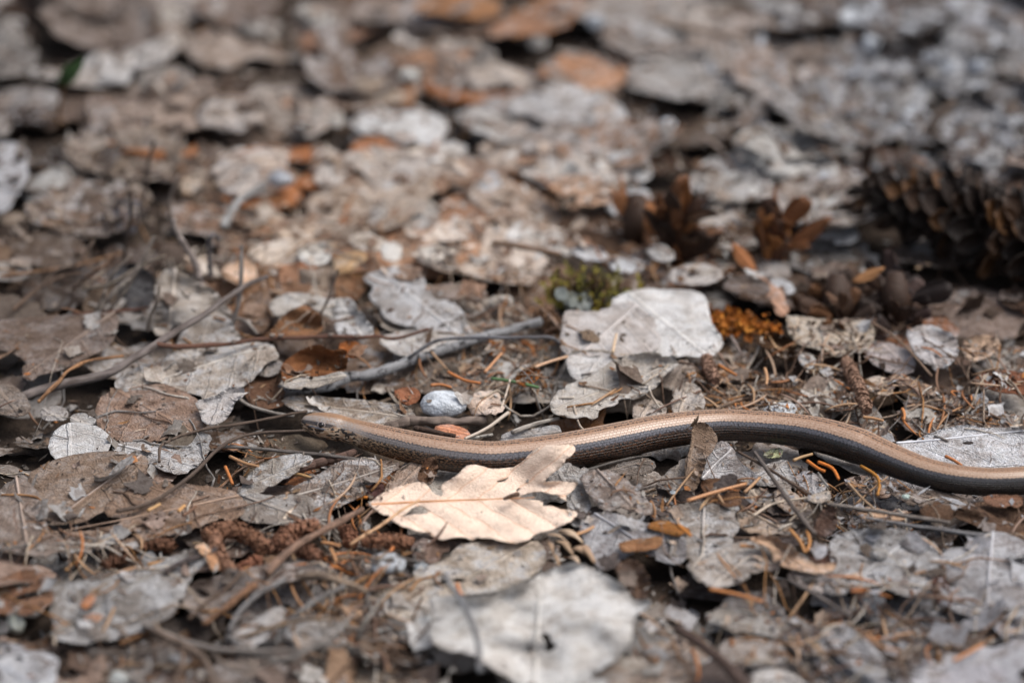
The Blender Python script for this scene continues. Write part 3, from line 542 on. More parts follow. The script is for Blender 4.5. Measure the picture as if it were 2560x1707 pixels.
# behind the second half of the worm
L(6, 'buff leaf with a shaded upper rim in front of the dark cone remains', '720,610 800,605 900,625 1050,640 1290,625 1325,740 1250,845 1150,820 1080,760 1040,750 1130,840 1080,872 960,820 820,790 760,720', '#b9ac9c', h=10, gy=.8, clean=.5, wr=1.2)
L(6, 'grey leaf with lilac folds between buff leaf and whitish square leaf', '1280,870 1340,800 1450,790 1580,860 1605,920 1580,990 1450,980 1350,935', '#aea5a4', h=9, gy=1.0, wr=1.6)
L(6, 'whitish square leaf with puckered surface below the spruce cone', '1550,710 1620,680 1700,665 1780,700 1870,740 1895,850 1830,930 1770,972 1700,930 1620,860', '#bfbbbc', h=10, gy=1.1, mat='mottled', wr=1.4, clean=.7)
L(6, 'tan curly leaf like a ring next to the whitish square leaf', '1940,850 1945,800 1960,760 2100,730 2185,780 2140,850 2060,890 2000,912', '#b59c87', h=9.5, gy=1.2, mat='plain', curl=1.8, holes=('2030,840 2080,815 2110,840 2060,865',))
L(6, 'purplish rust leaf at the picture edge beyond the worm', '2015,1030 2120,988 2250,978 2400,1020 2400,1130 2200,1115 2070,1075', '#9f6a50', h=10, gy=1.0, mat='rust')
L(6, 'crumpled tan leaf knot in the brown needle litter', '1270,1045 1320,1025 1380,1018 1465,1080 1440,1132 1330,1125 1285,1085', '#b3a08e', h=9, gy=1.2, wr=1.8)
L(6, 'long wavy tan leaf strip behind the falling bend of the worm', '1440,1005 1540,1018 1610,1060 1700,1080 1765,1110 1720,1142 1620,1112 1500,1055', '#ab907b', h=9, gy=.8)
L(6, 'white flaking leaf with dark cracks in the worm\'s rear bend', '1480,1480 1570,1455 1650,1440 1800,1380 1950,1350 2100,1380 2250,1370 2420,1400 2420,1640 2100,1640 1800,1620 1600,1570', '#cbcbcf', h=7, gy=.5, mat='mottled', clean=.9, holes=('1920,1465 1960,1460 2000,1455 2010,1475 1960,1480',), wr=1.2)
L(6, 'withered brown leaf curl standing up against the worm\'s side', '100,1345 135,1335 170,1340 215,1385 245,1440 215,1500 180,1559 150,1620 130,1690 90,1790 55,1800 45,1700 60,1560 95,1450', '#8c7766', h=12, gy=1.7, mat='brown', curl=1.2, wr=1.3, rag=2.2)
L(6, 'pale green-tipped leaf scrap in the shadow below the worm', '570,1545 630,1520 690,1508 685,1550 620,1560', '#b2b58c', h=5, gy=.5, mat='plain')
L(6, 'dark brown curled leaf beneath the orange lichen', '510,745 620,715 740,755 795,830 765,905 680,865 580,805', '#573c24', h=8, gy=1.4, mat='rust', curl=1.5)
L(6, 'white-blue leaf piece in the gap between cone scales and dark cone remains', '610,370 690,350 750,390 775,430 700,445 640,420', '#c9cbcf', h=9, gy=.9, mat='white')
L(6, 'dark arched leaf over a black hollow beside the white papery leaf', '300,400 360,340 470,320 580,370 610,430 560,450 480,420 380,440', '#6d5f57', h=12, gy=.5, mat='brown')
L(6, 'pinkish bent leaf curving down past the dark arched leaf', '400,320 490,310 600,370 690,440 740,560 690,600 640,500 570,410', '#b5907a', h=11, gy=.8, mat='plain')
L(6, 'grey leaf slip behind the white papery leaf', '-60,300 60,250 200,260 290,310 220,370 60,380 -60,360', '#b7b1ad', h=10, gy=.8, mat='plain')
L(6, 'grey-violet leaf behind single orange cone scale', '520,200 620,180 720,240 745,330 660,360 560,320', '#9a938f', h=7, gy=.8)
L(6, 'dark leaf mould behind the long worm back', '820,900 980,870 1100,880 1180,920 1150,1000 980,1010 860,970', '#6a5547', h=6, mat='rust', wr=2)
L(6, 'brown leaf layer in the needle litter behind the worm', '420,1050 600,1010 800,1040 980,1100 1180,1140 1220,1230 960,1250 700,1210 480,1150', '#856c5b', h=5.5, mat='rust', wr=2)
L(6, 'grey oval chip in the brown needle litter', '820,880 850,862 890,868 920,910 890,955 845,930', '#b3b0ad', h=9, gy=1.2)
# far, blurred
L(1, 'far white leaf standing at the picture edge beside a black hollow', '-60,1000 0,995 100,980 180,1060 150,1200 100,1350 30,1440 -60,1440', '#b7b7bb', h=16, gy=1.4, mat='white')
L(1, 'far grey-white leaf next to the one at the picture edge', '180,1300 280,1180 420,1120 520,1160 490,1280 380,1320 220,1360', '#b6b4b1', h=9, gy=1.0, mat='white')
L(1, 'far large pinkish-brown leaf with a domed back', '640,920 760,780 960,720 1050,600 1180,520 1420,540 1620,600 1790,720 1840,820 1700,900 1500,880 1300,850 1100,1000 880,960', '#a89588', h=12, gy=.9, mat='brown', wr=1.8)
L(1, 'far pale leaf lying on the domed pinkish-brown leaf', '1350,780 1480,690 1600,650 1800,740 1840,830 1620,880 1430,860', '#c4b9b1', h=17, gy=.9, mat='white')
L(1, 'far orange-brown leaf strip at the foot of the domed leaf', '700,960 900,1000 1200,1010 1360,1000 1200,1060 1000,1110 860,1050', '#c48558', h=12, gy=.5, mat='rust')
L(1, 'far cream leaf like a shell with a lit upper side', '1450,1140 1600,1010 1780,1000 1945,1050 1920,1150 1820,1240 1760,1330 1600,1345 1480,1240', '#d8ccc3', h=13, gy=1.0, mat='white')
L(1, 'far grey leaf at the upper picture edge beside brown mould', '-60,120 0,130 120,140 200,200 100,300 -60,330', '#acabaa', h=9)
L(1, 'farthest pale leaf bar along the upper rim', '290,70 420,30 680,10 640,90 450,110', '#9a9591', h=9)
L(1, 'far light leaf beside the farthest pale bar', '1040,30 1150,50 1265,110 1200,185 1120,160', '#b0a9a2', h=12, gy=1.0)
L(1, 'far small white leaf above the domed pinkish-brown leaf', '690,520 760,480 850,455 895,510 830,565 740,550', '#bfbcba', h=11, gy=1.0, mat='white')
L(1, 'far buff leaf behind the cream shell-like leaf', '2100,760 2250,730 2352,800 2300,870 2150,810', '#b3aea8', h=9, gy=.6)
L(1, 'far light grey leaf beyond the stone next to cream shell leaf', '2130,1130 2200,1020 2352,1050 2400,1150 2352,1230 2200,1290', '#bfb6af', h=10, gy=.8)
L(1, 'far slanting pale leaf close to the upper rim', '2000,80 2100,40 2240,110 2352,180 2352,265 2150,205', '#aaa59f', h=10, gy=.5)
L(1, 'far brown-grey leaf beneath the slanting pale one', '1640,180 1780,140 1900,160 1885,235 1700,255', '#98938e', h=8)
L(1, 'far dim leaf in the brown shade near the upper rim', '1100,290 1300,260 1500,180 1545,240 1400,335 1150,335', '#9e9085', h=8)
L(1, 'far dark blue-grey leaf standing behind the thin stalks', '740,1559 790,1380 900,1330 955,1400 930,1500 900,1600', '#57555c', h=12, gy=1.2, mat='brown')
L(1, 'far tan slip glinting among the stalks', '1250,1290 1290,1230 1340,1215 1345,1250 1270,1310', '#d3bda5', h=12, gy=1.2, mat='white')
L(1, 'far brown leaf behind pale stalk', '1150,1110 1330,1080 1440,1150 1420,1260 1250,1270 1130,1210', '#7d695a', h=8, mat='brown')
L(1, 'far grey leaf fold below seedling stem', '0,640 150,620 370,600 380,720 200,760 0,770', '#938d8a', h=9, gy=.6)
L(2, 'farthest orange leaf arched over a black gap at the upper rim', '490,20 700,-40 1000,-10 1080,70 950,130 830,120 700,95 560,105', '#bf8c62', h=20, gy=.7, mat='rust')
L(2, 'farthest grey-brown leaf beside the arched orange leaf', '70,50 200,-20 400,10 420,110 250,150 120,120', '#998b82', h=18, gy=.7)
L(2, 'far narrow pale leaf in the middle below the black gap', '690,300 850,285 1050,325 1045,390 900,382 750,362', '#bbb1a8', h=11, gy=.6)
L(2, 'far pinkish pale leaf with a dark front shadow', '860,490 980,420 1080,440 1200,490 1315,540 1290,605 1180,600 1080,565 920,590', '#beb2a8', h=12, gy=.8)
L(2, 'far orange bent leaf strip in front of pinkish pale leaf', '545,600 600,555 720,600 900,640 1100,640 1310,605 1160,705 950,725 750,700', '#bd8159', h=10, gy=.7, mat='rust')
L(2, 'far white leaf with two soft lobes, the whitest of the blurred middle', '80,820 200,765 350,765 500,765 680,810 725,880 660,960 560,1002 430,970 300,910 120,912', '#d2d1d0', h=13, gy=.8, mat='white')
L(2, 'far pale leaf next to the two-lobed white leaf', '800,790 1050,765 1180,825 1255,890 1180,955 1040,955 950,890', '#c5c2bf', h=12, gy=.8, mat='white')
L(2, 'far big grey-white leaf spread like a fan behind the cone scales', '1130,740 1330,640 1450,595 1620,600 1800,640 1940,740 1960,835 1880,885 1700,860 1450,835 1300,790', '#c1bfbf', h=12, gy=.8, mat='white')
L(2, 'far pinkish-grey leaf under the big fan-like leaf', '1250,960 1450,870 1700,890 1900,910 2005,1000 1900,1085 1700,1080 1450,1100 1280,1050', '#c1b7b1', h=11, gy=.8, mat='white')
L(2, 'far cream-white leaf above the tan rolled leaf', '1190,1140 1400,1070 1650,1060 1850,1120 1980,1200 1900,1290 1700,1210 1500,1245 1380,1260 1270,1200', '#cfc4ba', h=12, gy=.8, mat='white')
L(2, 'tan rolled leaf shaped like a bowl behind the standing cone scales', '1400,1270 1550,1200 1720,1210 1900,1290 1840,1370 1700,1412 1540,1355', '#bf9e85', h=13, gy=1.4, mat='plain', curl=2)
L(2, 'far broad pale leaf with a scalloped front in the blurred middle', '10,1080 200,1020 500,1030 720,1080 800,1180 720,1280 620,1270 500,1315 420,1290 350,1300 200,1200', '#c4b8ae', h=11, gy=.8, mat='white', rag=2.4)
L(2, 'far greyish leaf in front of the scalloped pale leaf', '300,1350 430,1335 550,1335 650,1400 690,1500 560,1570 350,1540 200,1500', '#c1bcb7', h=10, gy=.8, mat='white')
L(2, 'white upcurled leaf tip beside the standing cone scales', '1810,1380 1900,1330 2000,1310 2085,1305 2115,1365 2000,1395 1930,1465 1860,1445', '#d0d2d6', h=14, gy=1.2, mat='white')
L(2, 'far blue-grey leaf above the white upcurled tip', '1840,1050 2000,1040 2105,1090 2095,1225 1980,1235 1900,1140', '#bfc1c3', h=11, gy=.9, mat='white')
L(2, 'far upright white chip like a tooth', '975,1390 985,1280 1000,1180 1080,1190 1075,1290 1062,1395', '#c8cbd0', h=12, gy=1.6, mat='white')
L(2, 'far pale chip between the two-lobed and scalloped leaves', '600,1040 750,980 862,990 830,1052 680,1095', '#cec9c3', h=11, gy=.9, mat='white')
L(2, 'far brown leaf under the blue-grey sky-lit stones', '1750,220 2000,230 2200,300 2300,400 2050,420 1850,360', '#8b786b', h=8, mat='brown')
L(2, 'far dull brown leaf above the scattered orange strip', '80,560 300,540 480,620 400,720 180,700', '#a3917f', h=9, mat='plain')
L(3, 'far pale tan leaf in the upper middle of the gravelly patch', '640,40 750,20 860,90 935,160 880,235 760,195', '#adacad', h=10, gy=.8)
L(3, 'far grey leaf next to a long tan stick', '280,200 380,110 480,200 420,305 330,290', '#a6a39f', h=10, gy=.8)
L(3, 'far blue-grey leaf cluster piece below white stone', '1140,560 1250,480 1400,450 1555,480 1500,560 1300,645 1170,620', '#aeb0b5', h=10, gy=.8, mat='mottled')
L(3, 'far blue-white leaf piece with a ragged front in the gravelly patch', '1380,700 1550,620 1700,650 1620,740 1600,805 1400,775', '#b9bbbf', h=10, gy=.8, mat='mottled')
L(3, 'far pale oval leaf in the brown area', '380,430 470,370 550,345 605,420 500,470 420,485', '#aeafb1', h=10, gy=.8)
L(3, 'far big white rounded leaf halfway to the spruce cone', '390,1060 420,930 560,865 700,900 820,1000 832,1150 700,1205 560,1110', '#cfccc7', h=12, gy=1.0, mat='white')
L(3, 'far white pointed leaf beside the big rounded one', '830,1175 900,1100 960,1045 1075,1150 1000,1205', '#cccbc9', h=11, gy=1.0, mat='white')
L(3, 'far pale bar-shaped leaf behind the cone tip', '1005,1000 1100,980 1200,965 1225,1040 1080,1065', '#b6b8b8', h=11, gy=.6, mat='white')
L(3, 'far grey-white leaf over dark gaps', '155,685 300,630 455,660 400,765 200,765', '#b2afac', h=12, gy=.8, mat='white')
L(3, 'far white slip at the picture edge above the cone', '2165,720 2280,735 2335,830 2260,870', '#bcbec2', h=11, gy=1.0)
L(3, 'white leaf with lilac marks between cone scales and spruce cone', '880,1500 1000,1470 1170,1520 1210,1600 1200,1640 1100,1680 960,1620 860,1570', '#cfd1d6', h=10, gy=.9, mat='white')
L(3, 'far grey leaf sheet behind the spruce cone', '1940,1050 2080,1010 2200,995 2400,1050 2400,1190 2150,1165', '#a6a8ac', h=11, gy=.8, mat='mottled')
L(3, 'far bluish leaf pieces at the upper corner of the gravelly patch', '1500,60 1750,20 1960,80 1900,180 1680,170', '#98999d', h=9, mat='mottled')
L(3, 'far slate leaf at the picture edge in the gravelly patch', '2130,260 2300,220 2400,300 2400,430 2250,420', '#8f9196', h=9, mat='mottled')
L(3, 'far tan-brown leaf between gravelly patch and middle', '500,560 700,520 900,560 1080,640 980,730 740,700 560,650', '#a59384', h=8, mat='plain')
L(3, 'far dun leaf in front of the grey-white leaf over gaps', '860,760 1000,720 1130,760 1160,850 1000,880 880,850', '#b0a59b', h=10, mat='plain')
# ---------------------------------------------------------------- the slow worm
def worm_material():
    k = NT('slow_worm_skin'); uv = k.n('ShaderNodeUVMap').outputs[0]
    sx = k.n('ShaderNodeSeparateXYZ'); k.put(sx.inputs[0], uv); u, th = sx.outputs[0], sx.outputs[1]     # mm from the snout, degrees from the spine
    a = k.m2('ABSOLUTE', th)
    cb = k.n('ShaderNodeCombineXYZ'); k.put(cb.inputs[0], u); k.put(cb.inputs[1], k.m2('MULTIPLY', th, .085)); q = cb.outputs[0]   # mm x mm
    nb = k.noise(q, .35, 3); nm = k.noise(q, 1.4, 4, .6); nf = k.noise(q, 3.5, 4, .7)
    # scales: rows of six-sided plates offset by half
    br = k.n('ShaderNodeTexBrick'); k.put(br.inputs['Vector'], q); br.offset = .5
    br.inputs['Scale'].default_value = 1.0; br.inputs['Brick Width'].default_value = 1.05; br.inputs['Row Height'].default_value = .78
    br.inputs['Mortar Size'].default_value = .09; br.inputs['Mortar Smooth'].default_value = 1.0
    br.inputs['Color1'].default_value = (0, 0, 0, 1); br.inputs['Color2'].default_value = (1, 1, 1, 1)
    mort = br.outputs['Fac']; cell = br.outputs['Color']
    fade = k.ss(u, 150, 215)
    tan = k.mix(k.ss(nm, .36, .66), lin('#a7876f'), lin('#c0a28d'))
    tan = k.mix(k.m2('MULTIPLY', k.ss(nf, .35, .6), .35), tan, lin('#947660'))
    tan = k.mix(k.m2('MULTIPLY', fade, .5), tan, lin('#94795f'))
    tan = k.mix(k.m2('MULTIPLY', k.ss(a, 26, 6), .75), tan, lin('#8d6645'))
    tan = k.mix(k.m2('MULTIPLY', mort, k.m2('ADD', .16, k.m2('MULTIPLY', fade, .35))), tan, lin('#6d5039'))
    dash = k.m2('MULTIPLY', k.ss(k.m2('ABSOLUTE', k.m2('ADD', k.m2('SUBTRACT', a, 6.5), k.m2('MULTIPLY', k.m2('SUBTRACT', k.noise(q, .9, 2), .5), 12))), 4.2, 1.6), k.ss(k.noise(k.vmul(q, (1, .15, 1)), 1.9, 2), .42, .52))
    dash = k.m2('MULTIPLY', dash, k.ss(u, 12, 22))
    tan = k.mix(k.m2('MULTIPLY', dash, k.m2('SUBTRACT', 1.0, k.m2('MULTIPLY', fade, .6))), tan, lin('#35261c'))
    zig = k.m2('MULTIPLY', k.m2('PINGPONG', u, .55), 5.5)
    edge = k.m2('ADD', k.m2('ADD', k.ss(u, 8, 60, 38, 43), zig), k.m2('MULTIPLY', k.m2('SUBTRACT', nb, .5), 6))
    edge = k.m2('ADD', edge, k.m2('MULTIPLY', k.ss(u, 60, 18), k.m2('MULTIPLY', k.m2('SUBTRACT', nm, .5), 14)))
    band = k.mix(k.ss(nm, .38, .62), lin('#4b4a4f'), lin('#6b696f'))  # grey upper-flank band: pigment, with the skin's sky sheen painted in
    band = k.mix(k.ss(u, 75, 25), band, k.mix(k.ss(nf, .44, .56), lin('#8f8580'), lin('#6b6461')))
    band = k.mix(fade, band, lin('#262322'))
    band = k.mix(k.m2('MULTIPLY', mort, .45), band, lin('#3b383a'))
    flk = k.noise(k.vmul(q, (.8, 1.5, 1)), 1.25, 4, .75)
    fl = k.mix(k.m2('MULTIPLY', k.ss(flk, .46, .58), k.ss(u, 180, 20, .07, 1.0)), lin('#130e0c'), k.mix(k.ss(u, 60, 12), lin('#7a5239'), lin('#c2a07a')))
    fl = k.mix(k.m2('MULTIPLY', mort, .5), fl, lin('#1c1614'))
    e2 = k.m2('ADD', k.m2('ADD', edge, k.ss(u, 20, 150, 20, 14)), k.m2('MULTIPLY', k.m2('SUBTRACT', nf, .5), 22))
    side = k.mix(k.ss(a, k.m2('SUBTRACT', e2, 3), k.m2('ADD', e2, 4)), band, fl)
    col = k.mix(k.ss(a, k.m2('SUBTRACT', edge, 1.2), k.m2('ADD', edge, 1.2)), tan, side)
    col = k.mix(k.m2('MULTIPLY', k.ss(k.m2('ABSOLUTE', k.m2('SUBTRACT', a, k.m2('ADD', edge, 1.5))), 4, 1.5), .55), col, lin('#3d393b'))
    # head: orange-brown crown, dark streak through the eye, mottled cheek
    hd = k.ss(u, 27, 16)
    crown = k.mix(k.ss(nf, .4, .62), lin('#a87f59'), lin('#75553c'))
    crown = k.mix(k.ss(a, 8, 30), crown, k.mix(k.ss(nm, .4, .6), lin('#aaa099'), lin('#a08b7b')))
    cv = k.voro(k.vmul(q, (.8, 1.2, 1)), 1.15, 'F1', 1, 'Color'); cs = k.n('ShaderNodeSeparateColor'); k.put(cs.inputs[0], cv)
    cheek = k.mix(k.ss(cs.outputs[0], .36, .46), lin('#2a201b'), k.mix(cs.outputs[1], lin('#d8c0a4'), lin('#a87f5c')))
    streak = k.m2('MULTIPLY', k.ss(k.m2('ABSOLUTE', k.m2('SUBTRACT', a, 57)), 11, 6), k.m2('MULTIPLY', k.ss(u, 1.0, 2.2), k.ss(u, 14.0, 10.5)))
    head = k.mix(k.ss(k.m2('ADD', a, k.m2('MULTIPLY', k.m2('SUBTRACT', nm, .5), 14)), 52, 60), crown, cheek)
    head = k.mix(k.m2('MULTIPLY', streak, .9), head, lin('#2a2426'))
    head = k.mix(k.m2('MULTIPLY', k.ss(k.m2('ABSOLUTE', k.m2('SUBTRACT', a, 72)), 5, 2), k.m2('MULTIPLY', k.ss(u, 5, 6.5), k.ss(u, 11, 9.5))), head, lin('#8a8a90'))
    col = k.mix(hd, col, head)
    h = k.m2('ADD', k.m2('MULTIPLY', mort, -1.0), k.m2('MULTIPLY', nf, .25))
    rough = k.ss(nm, .3, .7, .24, .40)
    return k.done(col, rough, k.bump(h, .00022, .6), .55, 0.0, .18)
M['worm'] = worm_material()
WORM = [(762.6,1054,2),(763.6,1055,10),(767,1055.5,17),(775,1056.5,23),(788,1058.5,27.5),(802,1061,31),(822,1065,34),(845,1069.5,34.5),(867.6,1074.6,33),(905,1086.5,35.5),(952.6,1100,38.5),(1016.4,1116,41.5),(1075,1129,43.5),(1133,1138.5,44),(1200,1145,43.5),(1240,1145.5,43),(1285,1142,43.5),(1370,1133,45.5),(1455,1120.5,47),(1561,1099.5,47),(1640,1083,45),(1725,1070.5,43.5),(1810,1064,41.5),(1895,1067.5,41),(1980,1075.5,42.5),(2065,1092,45.5),(2140,1115,47),(2166,1124,45),(2220,1147,42.5),(2272.6,1168,40),(2320,1184,38.5),(2379,1197,37.7),(2430,1203,37),(2485,1205.7,36.8),(2560,1202,37),(2650,1190,35),(2760,1166,31),(2880,1150,25),(3000,1150,17),(3080,1160,9),(3120,1168,3)]
def worm():
    W = []
    for i, (x, y, hh) in enumerate(WORM):
        mmpx = (P(x, y, .008)-CAM).dot(FWD)*0.36/2560
        W.append((x, y, hh*mmpx))
    # cross-sections: centre resting a little over the litter, head lifted
    pre = spline(W, 700); ctr = []
    for i, (x, y, r) in enumerate(pre):
        lift = 5.6*MM + 1.2*MM*max(0, 1-(x-760)/170)
        ctr.append((P(x, y, lift + max(r, 1.2*MM if x < 800 else r)*.92), r))
    S_ = [0]
    for i in range(1, len(ctr)): S_.append(S_[-1]+(ctr[i][0]-ctr[i-1][0]).length)
    tot = S_[-1]
    def at(s):
        for i in range(1, len(S_)):
            if S_[i] >= s: f = (s-S_[i-1])/max(1e-9, S_[i]-S_[i-1]); return ctr[i-1][0].lerp(ctr[i][0], f), ctr[i-1][1]*(1-f)+ctr[i][1]*f
        return ctr[-1]
    ss = []; s = 0.0
    while s < tot: ss.append(s); s += .00025 if s < .004 else (.0005 if s < .02 else .0009)
    ss.append(tot)
    NV = 44; V, F, U = [], [], []; fr = []
    for i, s in enumerate(ss):
        p, r = at(s); a, b = at(max(0, s-.004))[0], at(min(tot, s+.004))[0]
        t = (b-a).normalized(); side = t.cross(Vector((0, 0, 1))).normalized(); up = side.cross(t).normalized()
        # side points towards the camera when the body runs to +X
        slope = 1/math.sqrt(1+.0)
        rr = max(r, .0002); cs = math.cos(math.atan2(abs(t.z), 1))
        fr.append((p, side, up, rr, t))
        hd = max(0, 1-s/.014)
        for j in range(NV+1):
            th = -180+360*j/NV; tr = R(th)
            x, z = math.sin(tr)*rr, math.cos(tr)*rr
            if hd and j:                                   # wedge-shaped head: flatter crown, fuller cheek, snout underslung
                x *= 1+.06*hd
                if abs(th) > 60: x *= 1+.06*math.sin(math.pi*min(1, s/.014))
            if z < 0: z *= .90+.10*hd
            V.append(p+side*x+up*z); U.append((s*1000, th))
    n = NV+1
    for i in range(len(ss)-1):
        for j in range(NV): F.append((i*n+j, (i+1)*n+j, (i+1)*n+j+1, i*n+j+1))
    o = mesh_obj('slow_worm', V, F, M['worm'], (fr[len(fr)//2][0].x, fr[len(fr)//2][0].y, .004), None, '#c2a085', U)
    bm = bmesh.new(); bm.from_mesh(o.data)
    bmesh.ops.remove_doubles(bm, verts=bm.verts, dist=1e-7); bmesh.ops.holes_fill(bm, edges=bm.edges, sides=0); bmesh.ops.recalc_face_normals(bm, faces=bm.faces); bm.to_mesh(o.data); bm.free()
    tag(o, 'bronze slow worm with dark flanks lying in gentle waves across the leaf litter', 'slow worm')
    # eye, eyelid and mouth on the side turned to us
    def surf(s, th, k=1.0):
        i = min(range(len(ss)), key=lambda q: abs(ss[q]-s)); p, sd, up, rr, t = fr[i]
        return p+sd*(math.sin(R(th))*rr*k)+up*(math.cos(R(th))*rr*k), (sd*math.sin(R(th))+up*math.cos(R(th))).normalized(), t
    bl = NT('eye_gloss'); bl.done(lin('#1a1210'), .06, None, .6); M['eye'] = bl.m
    for sg in (1, -1):
        c, nr, t = surf(.0090, 60*sg, .92)
        bm = bmesh.new(); bmesh.ops.create_uvsphere(bm, u_segments=20, v_segments=14, radius=.00088)
        me_v = [v.co+c for v in bm.verts]; me_f = [tuple(v.index for v in f.verts) for f in bm.faces]; bm.free()
        mesh_obj('eye', me_v, me_f, M['eye'], c, o, '#1a1210')
        c2 = c+nr*.00030; bt = nr.cross(t).normalized()
        ring = [c2+(t*math.cos(2*math.pi*i/24)*1.12+bt*math.sin(2*math.pi*i/24)*.85)*.00098 for i in range(25)]
        Vt, Ft, Ut = tube(ring, [.00018]*25, 6); mesh_obj('eyelid', Vt, Ft, M['needle'], c2, o, '#9a8c86', Ut)
        ml = [surf(.0008+.0082*i/24, (88+10*math.sin(i/24*2.4))*sg, 1.0)[0] for i in range(25)]
        Vt, Ft, Ut = tube(ml, [.00011]*25, 5); mesh_obj('mouth_line', Vt, Ft, M['needle'], ml[12], o, '#1b1513', Ut)
        nn, nr2, t2 = surf(.0016, 66*sg, 1.0)
        bm = bmesh.new(); bmesh.ops.create_uvsphere(bm, u_segments=10, v_segments=8, radius=.00016)
        mesh_obj('nostril', [v.co+nn for v in bm.verts], [tuple(v.index for v in f.verts) for f in bm.faces], M['eye'], nn, o, '#1a1210'); bm.free()
    LANDMARKS.extend([(800, 1060, 'the slow worm\'s head'), (1240, 1145, 'the low bend of the worm'), (1810, 1064, 'the worm\'s arched back'), (2380, 1196, 'the worm\'s rear bend')])
    return [(p.x, p.y, r) for p, sd, up, r, t in fr[::6]]
WPATH = worm()
def near_worm(x, y, m=0.0015):
    return any((x-a)**2+(y-b)**2 < (r+m)**2 for a, b, r in WPATH)
# ---------------------------------------------------------------- twigs and stalks
T = stick
fork = empty('forked_twig', P(*S(4, 200, 1130), .004), 'grey forked twig with a red-brown side shoot', 'twig'); 
T(4, None, '160,1150 400,1075 720,1000 900,900 1080,785 1200,710 1400,590 1550,480 1700,385 1830,330', '#857a75', (1.5, .62), (8, 10, 12, 14, 16, 17, 19, 21, 22, 23), name='main_stem', parent=fork, nseg=70, bump=.3)
T(4, None, '1070,792 1200,812 1450,800 1600,788 1750,762 2000,752 2250,742 2440,748 2574,738 2654,755 2754,745 2934,690', '#7b5747', (.75, .42), (16, 15, 14, 14, 14, 14, 14, 14, 14, 13, 13, 14), name='side_shoot', parent=fork, nseg=80, bump=.35)
for bx, by in ((1150, 800), (1600, 783), (1860, 742), (1920, 742), (2260, 738), (2440, 744)):
    c = P(*S(4, bx, by), .0148); V, F, U = tube([c+Vector((-.0006, 0, 0)), c+Vector((-.0003, 0, .0003)), c+Vector((.0004, 0, .0005)), c+Vector((.0010, 0, .0008))], [.0003, .00065, .0005, .00015], 8)
    mesh_obj('bud', V, F, M['twig'], c, fork, '#b8a79a', U)
LANDMARKS.append((440, 830, 'the forked twig'))
T(5, 'stout birch twig with peeling white bark and a black broken end', '1370,640 1130,705 900,772 700,830 480,905 230,1000 60,1020 -120,1085 -420,1118', '#979697', (1.35, 1.75), (8, 7.5, 7.5, 7, 7.5, 7, 6.5, 6, 5.5), 'birch', 'birch_twig', sides=14, bump=.35, nseg=90)
T(5, 'thin arched stalk half dark, half grey over the birch twig', '470,890 560,825 680,765 900,750 1150,750 1400,745 1465,760 1505,795', '#7d7c80', (.5, .55), (9, 12, 14, 15, 15, 15, 13, 10), nseg=50)
T(4, 'pale upright stalk swaying behind the forked twig', '1360,540 1370,400 1340,250 1250,100 1200,10 1190,-60', '#a49790', (1.15, 0.81), (8, 14, 20, 27, 31, 34))
T(4, 'slim grey upright stalk beside pale wrinkled leaf', '1575,690 1625,530 1648,350 1650,120', '#98908b', (0.74, 0.61), (9, 15, 22, 30))
T(4, 'thicker twin of the pale thin double stalks', '670,570 790,430 900,330 980,210 1050,60', '#8c8279', (0.94, 0.68), (9, 14, 17, 21, 26))
T(4, 'thinner twin of the pale thin double stalks', '750,560 850,430 930,300 1010,180', '#83796f', (0.68, 0.54), (8, 13, 17, 20))
T(4, 'grey stalk hooked over at the top', '1440,330 1430,130 1440,60 1470,45 1495,80', '#8d8787', (0.94, 0.68), (10, 20, 24, 24, 22))
T(4, 'dark leaning stalk stuck in the broad pale grey arched leaf', '2175,620 2250,470 2312,285', '#5f4e44', (.45, .4), (12, 17, 23))
T(4, 'wavy tan stem with thorn-like stubs crossing under the forked twig', '260,1190 330,1120 400,1050 450,990 520,945 600,910 720,890 845,875', '#b48660', (.6, .45), (9, 11, 12, 13, 13, 13, 13, 13), bump=.5)
T(4, 'short pale curved stem beside the white leaf flap', '1615,1150 1700,1210 1850,1258 2010,1285', '#a79f96', (.6, .45), (9, 9, 8, 8))
T(4, 'straight weathered grey stalk running below the worm\'s chin', '1490,1490 1700,1502 2000,1530 2200,1548 2400,1575 2560,1592', '#8f8882', (.5, .5), (9, 9, 8.5, 8, 8, 8), nseg=40)
T(4, 'fine brown twig pointing at the worm\'s snout', '1090,1600 1095,1500 1150,1460 1250,1415 1430,1368 1600,1345 1800,1310 2000,1268 2095,1253', '#776558', (.4, .42), (9, 10, 10.5, 11, 11, 10.5, 10, 10, 10), bump=.4)
T(4, 'dark thin stalk reaching the worm\'s lower jaw over the torn brown leaf', '800,1936 1010,1886 1190,1780 1330,1670 1480,1520 1620,1435 1800,1398 2085,1385', '#6d5d52', (.55, .42), (11, 11, 12, 12, 11.5, 11, 10, 10), nseg=60, bump=.3)
T(4, 'reddish sprig lying across deep shade', '500,590 700,575 900,560 1020,545', '#7d5343', (.5, .4), 8)
T(4, 'pale bent rootlet in the shaded brown litter', '540,375 590,385 640,350 720,290', '#a3917f', (.5, .35), (10, 10, 11, 12))
T(4, 'orange-tinted straw over coffee-brown leaf', '0,330 250,300 500,260 830,170', '#9a7557', (.6, .4), 10)
T(7, 'red-brown bud twig under folded grey leaf', '1930,170 2030,105 2200,50 2340,15 2430,-20', '#6e564c', (1.3, 1.1), 6.5, name='bud_twig', sides=10)
T(7, 'outer bent grey stem of the pair in front of the brown catkins', '1550,1290 1580,1180 1630,1080 1750,960 1850,900 1950,850', '#918d8b', (.75, .6), (7, 11, 13, 15, 15, 14))
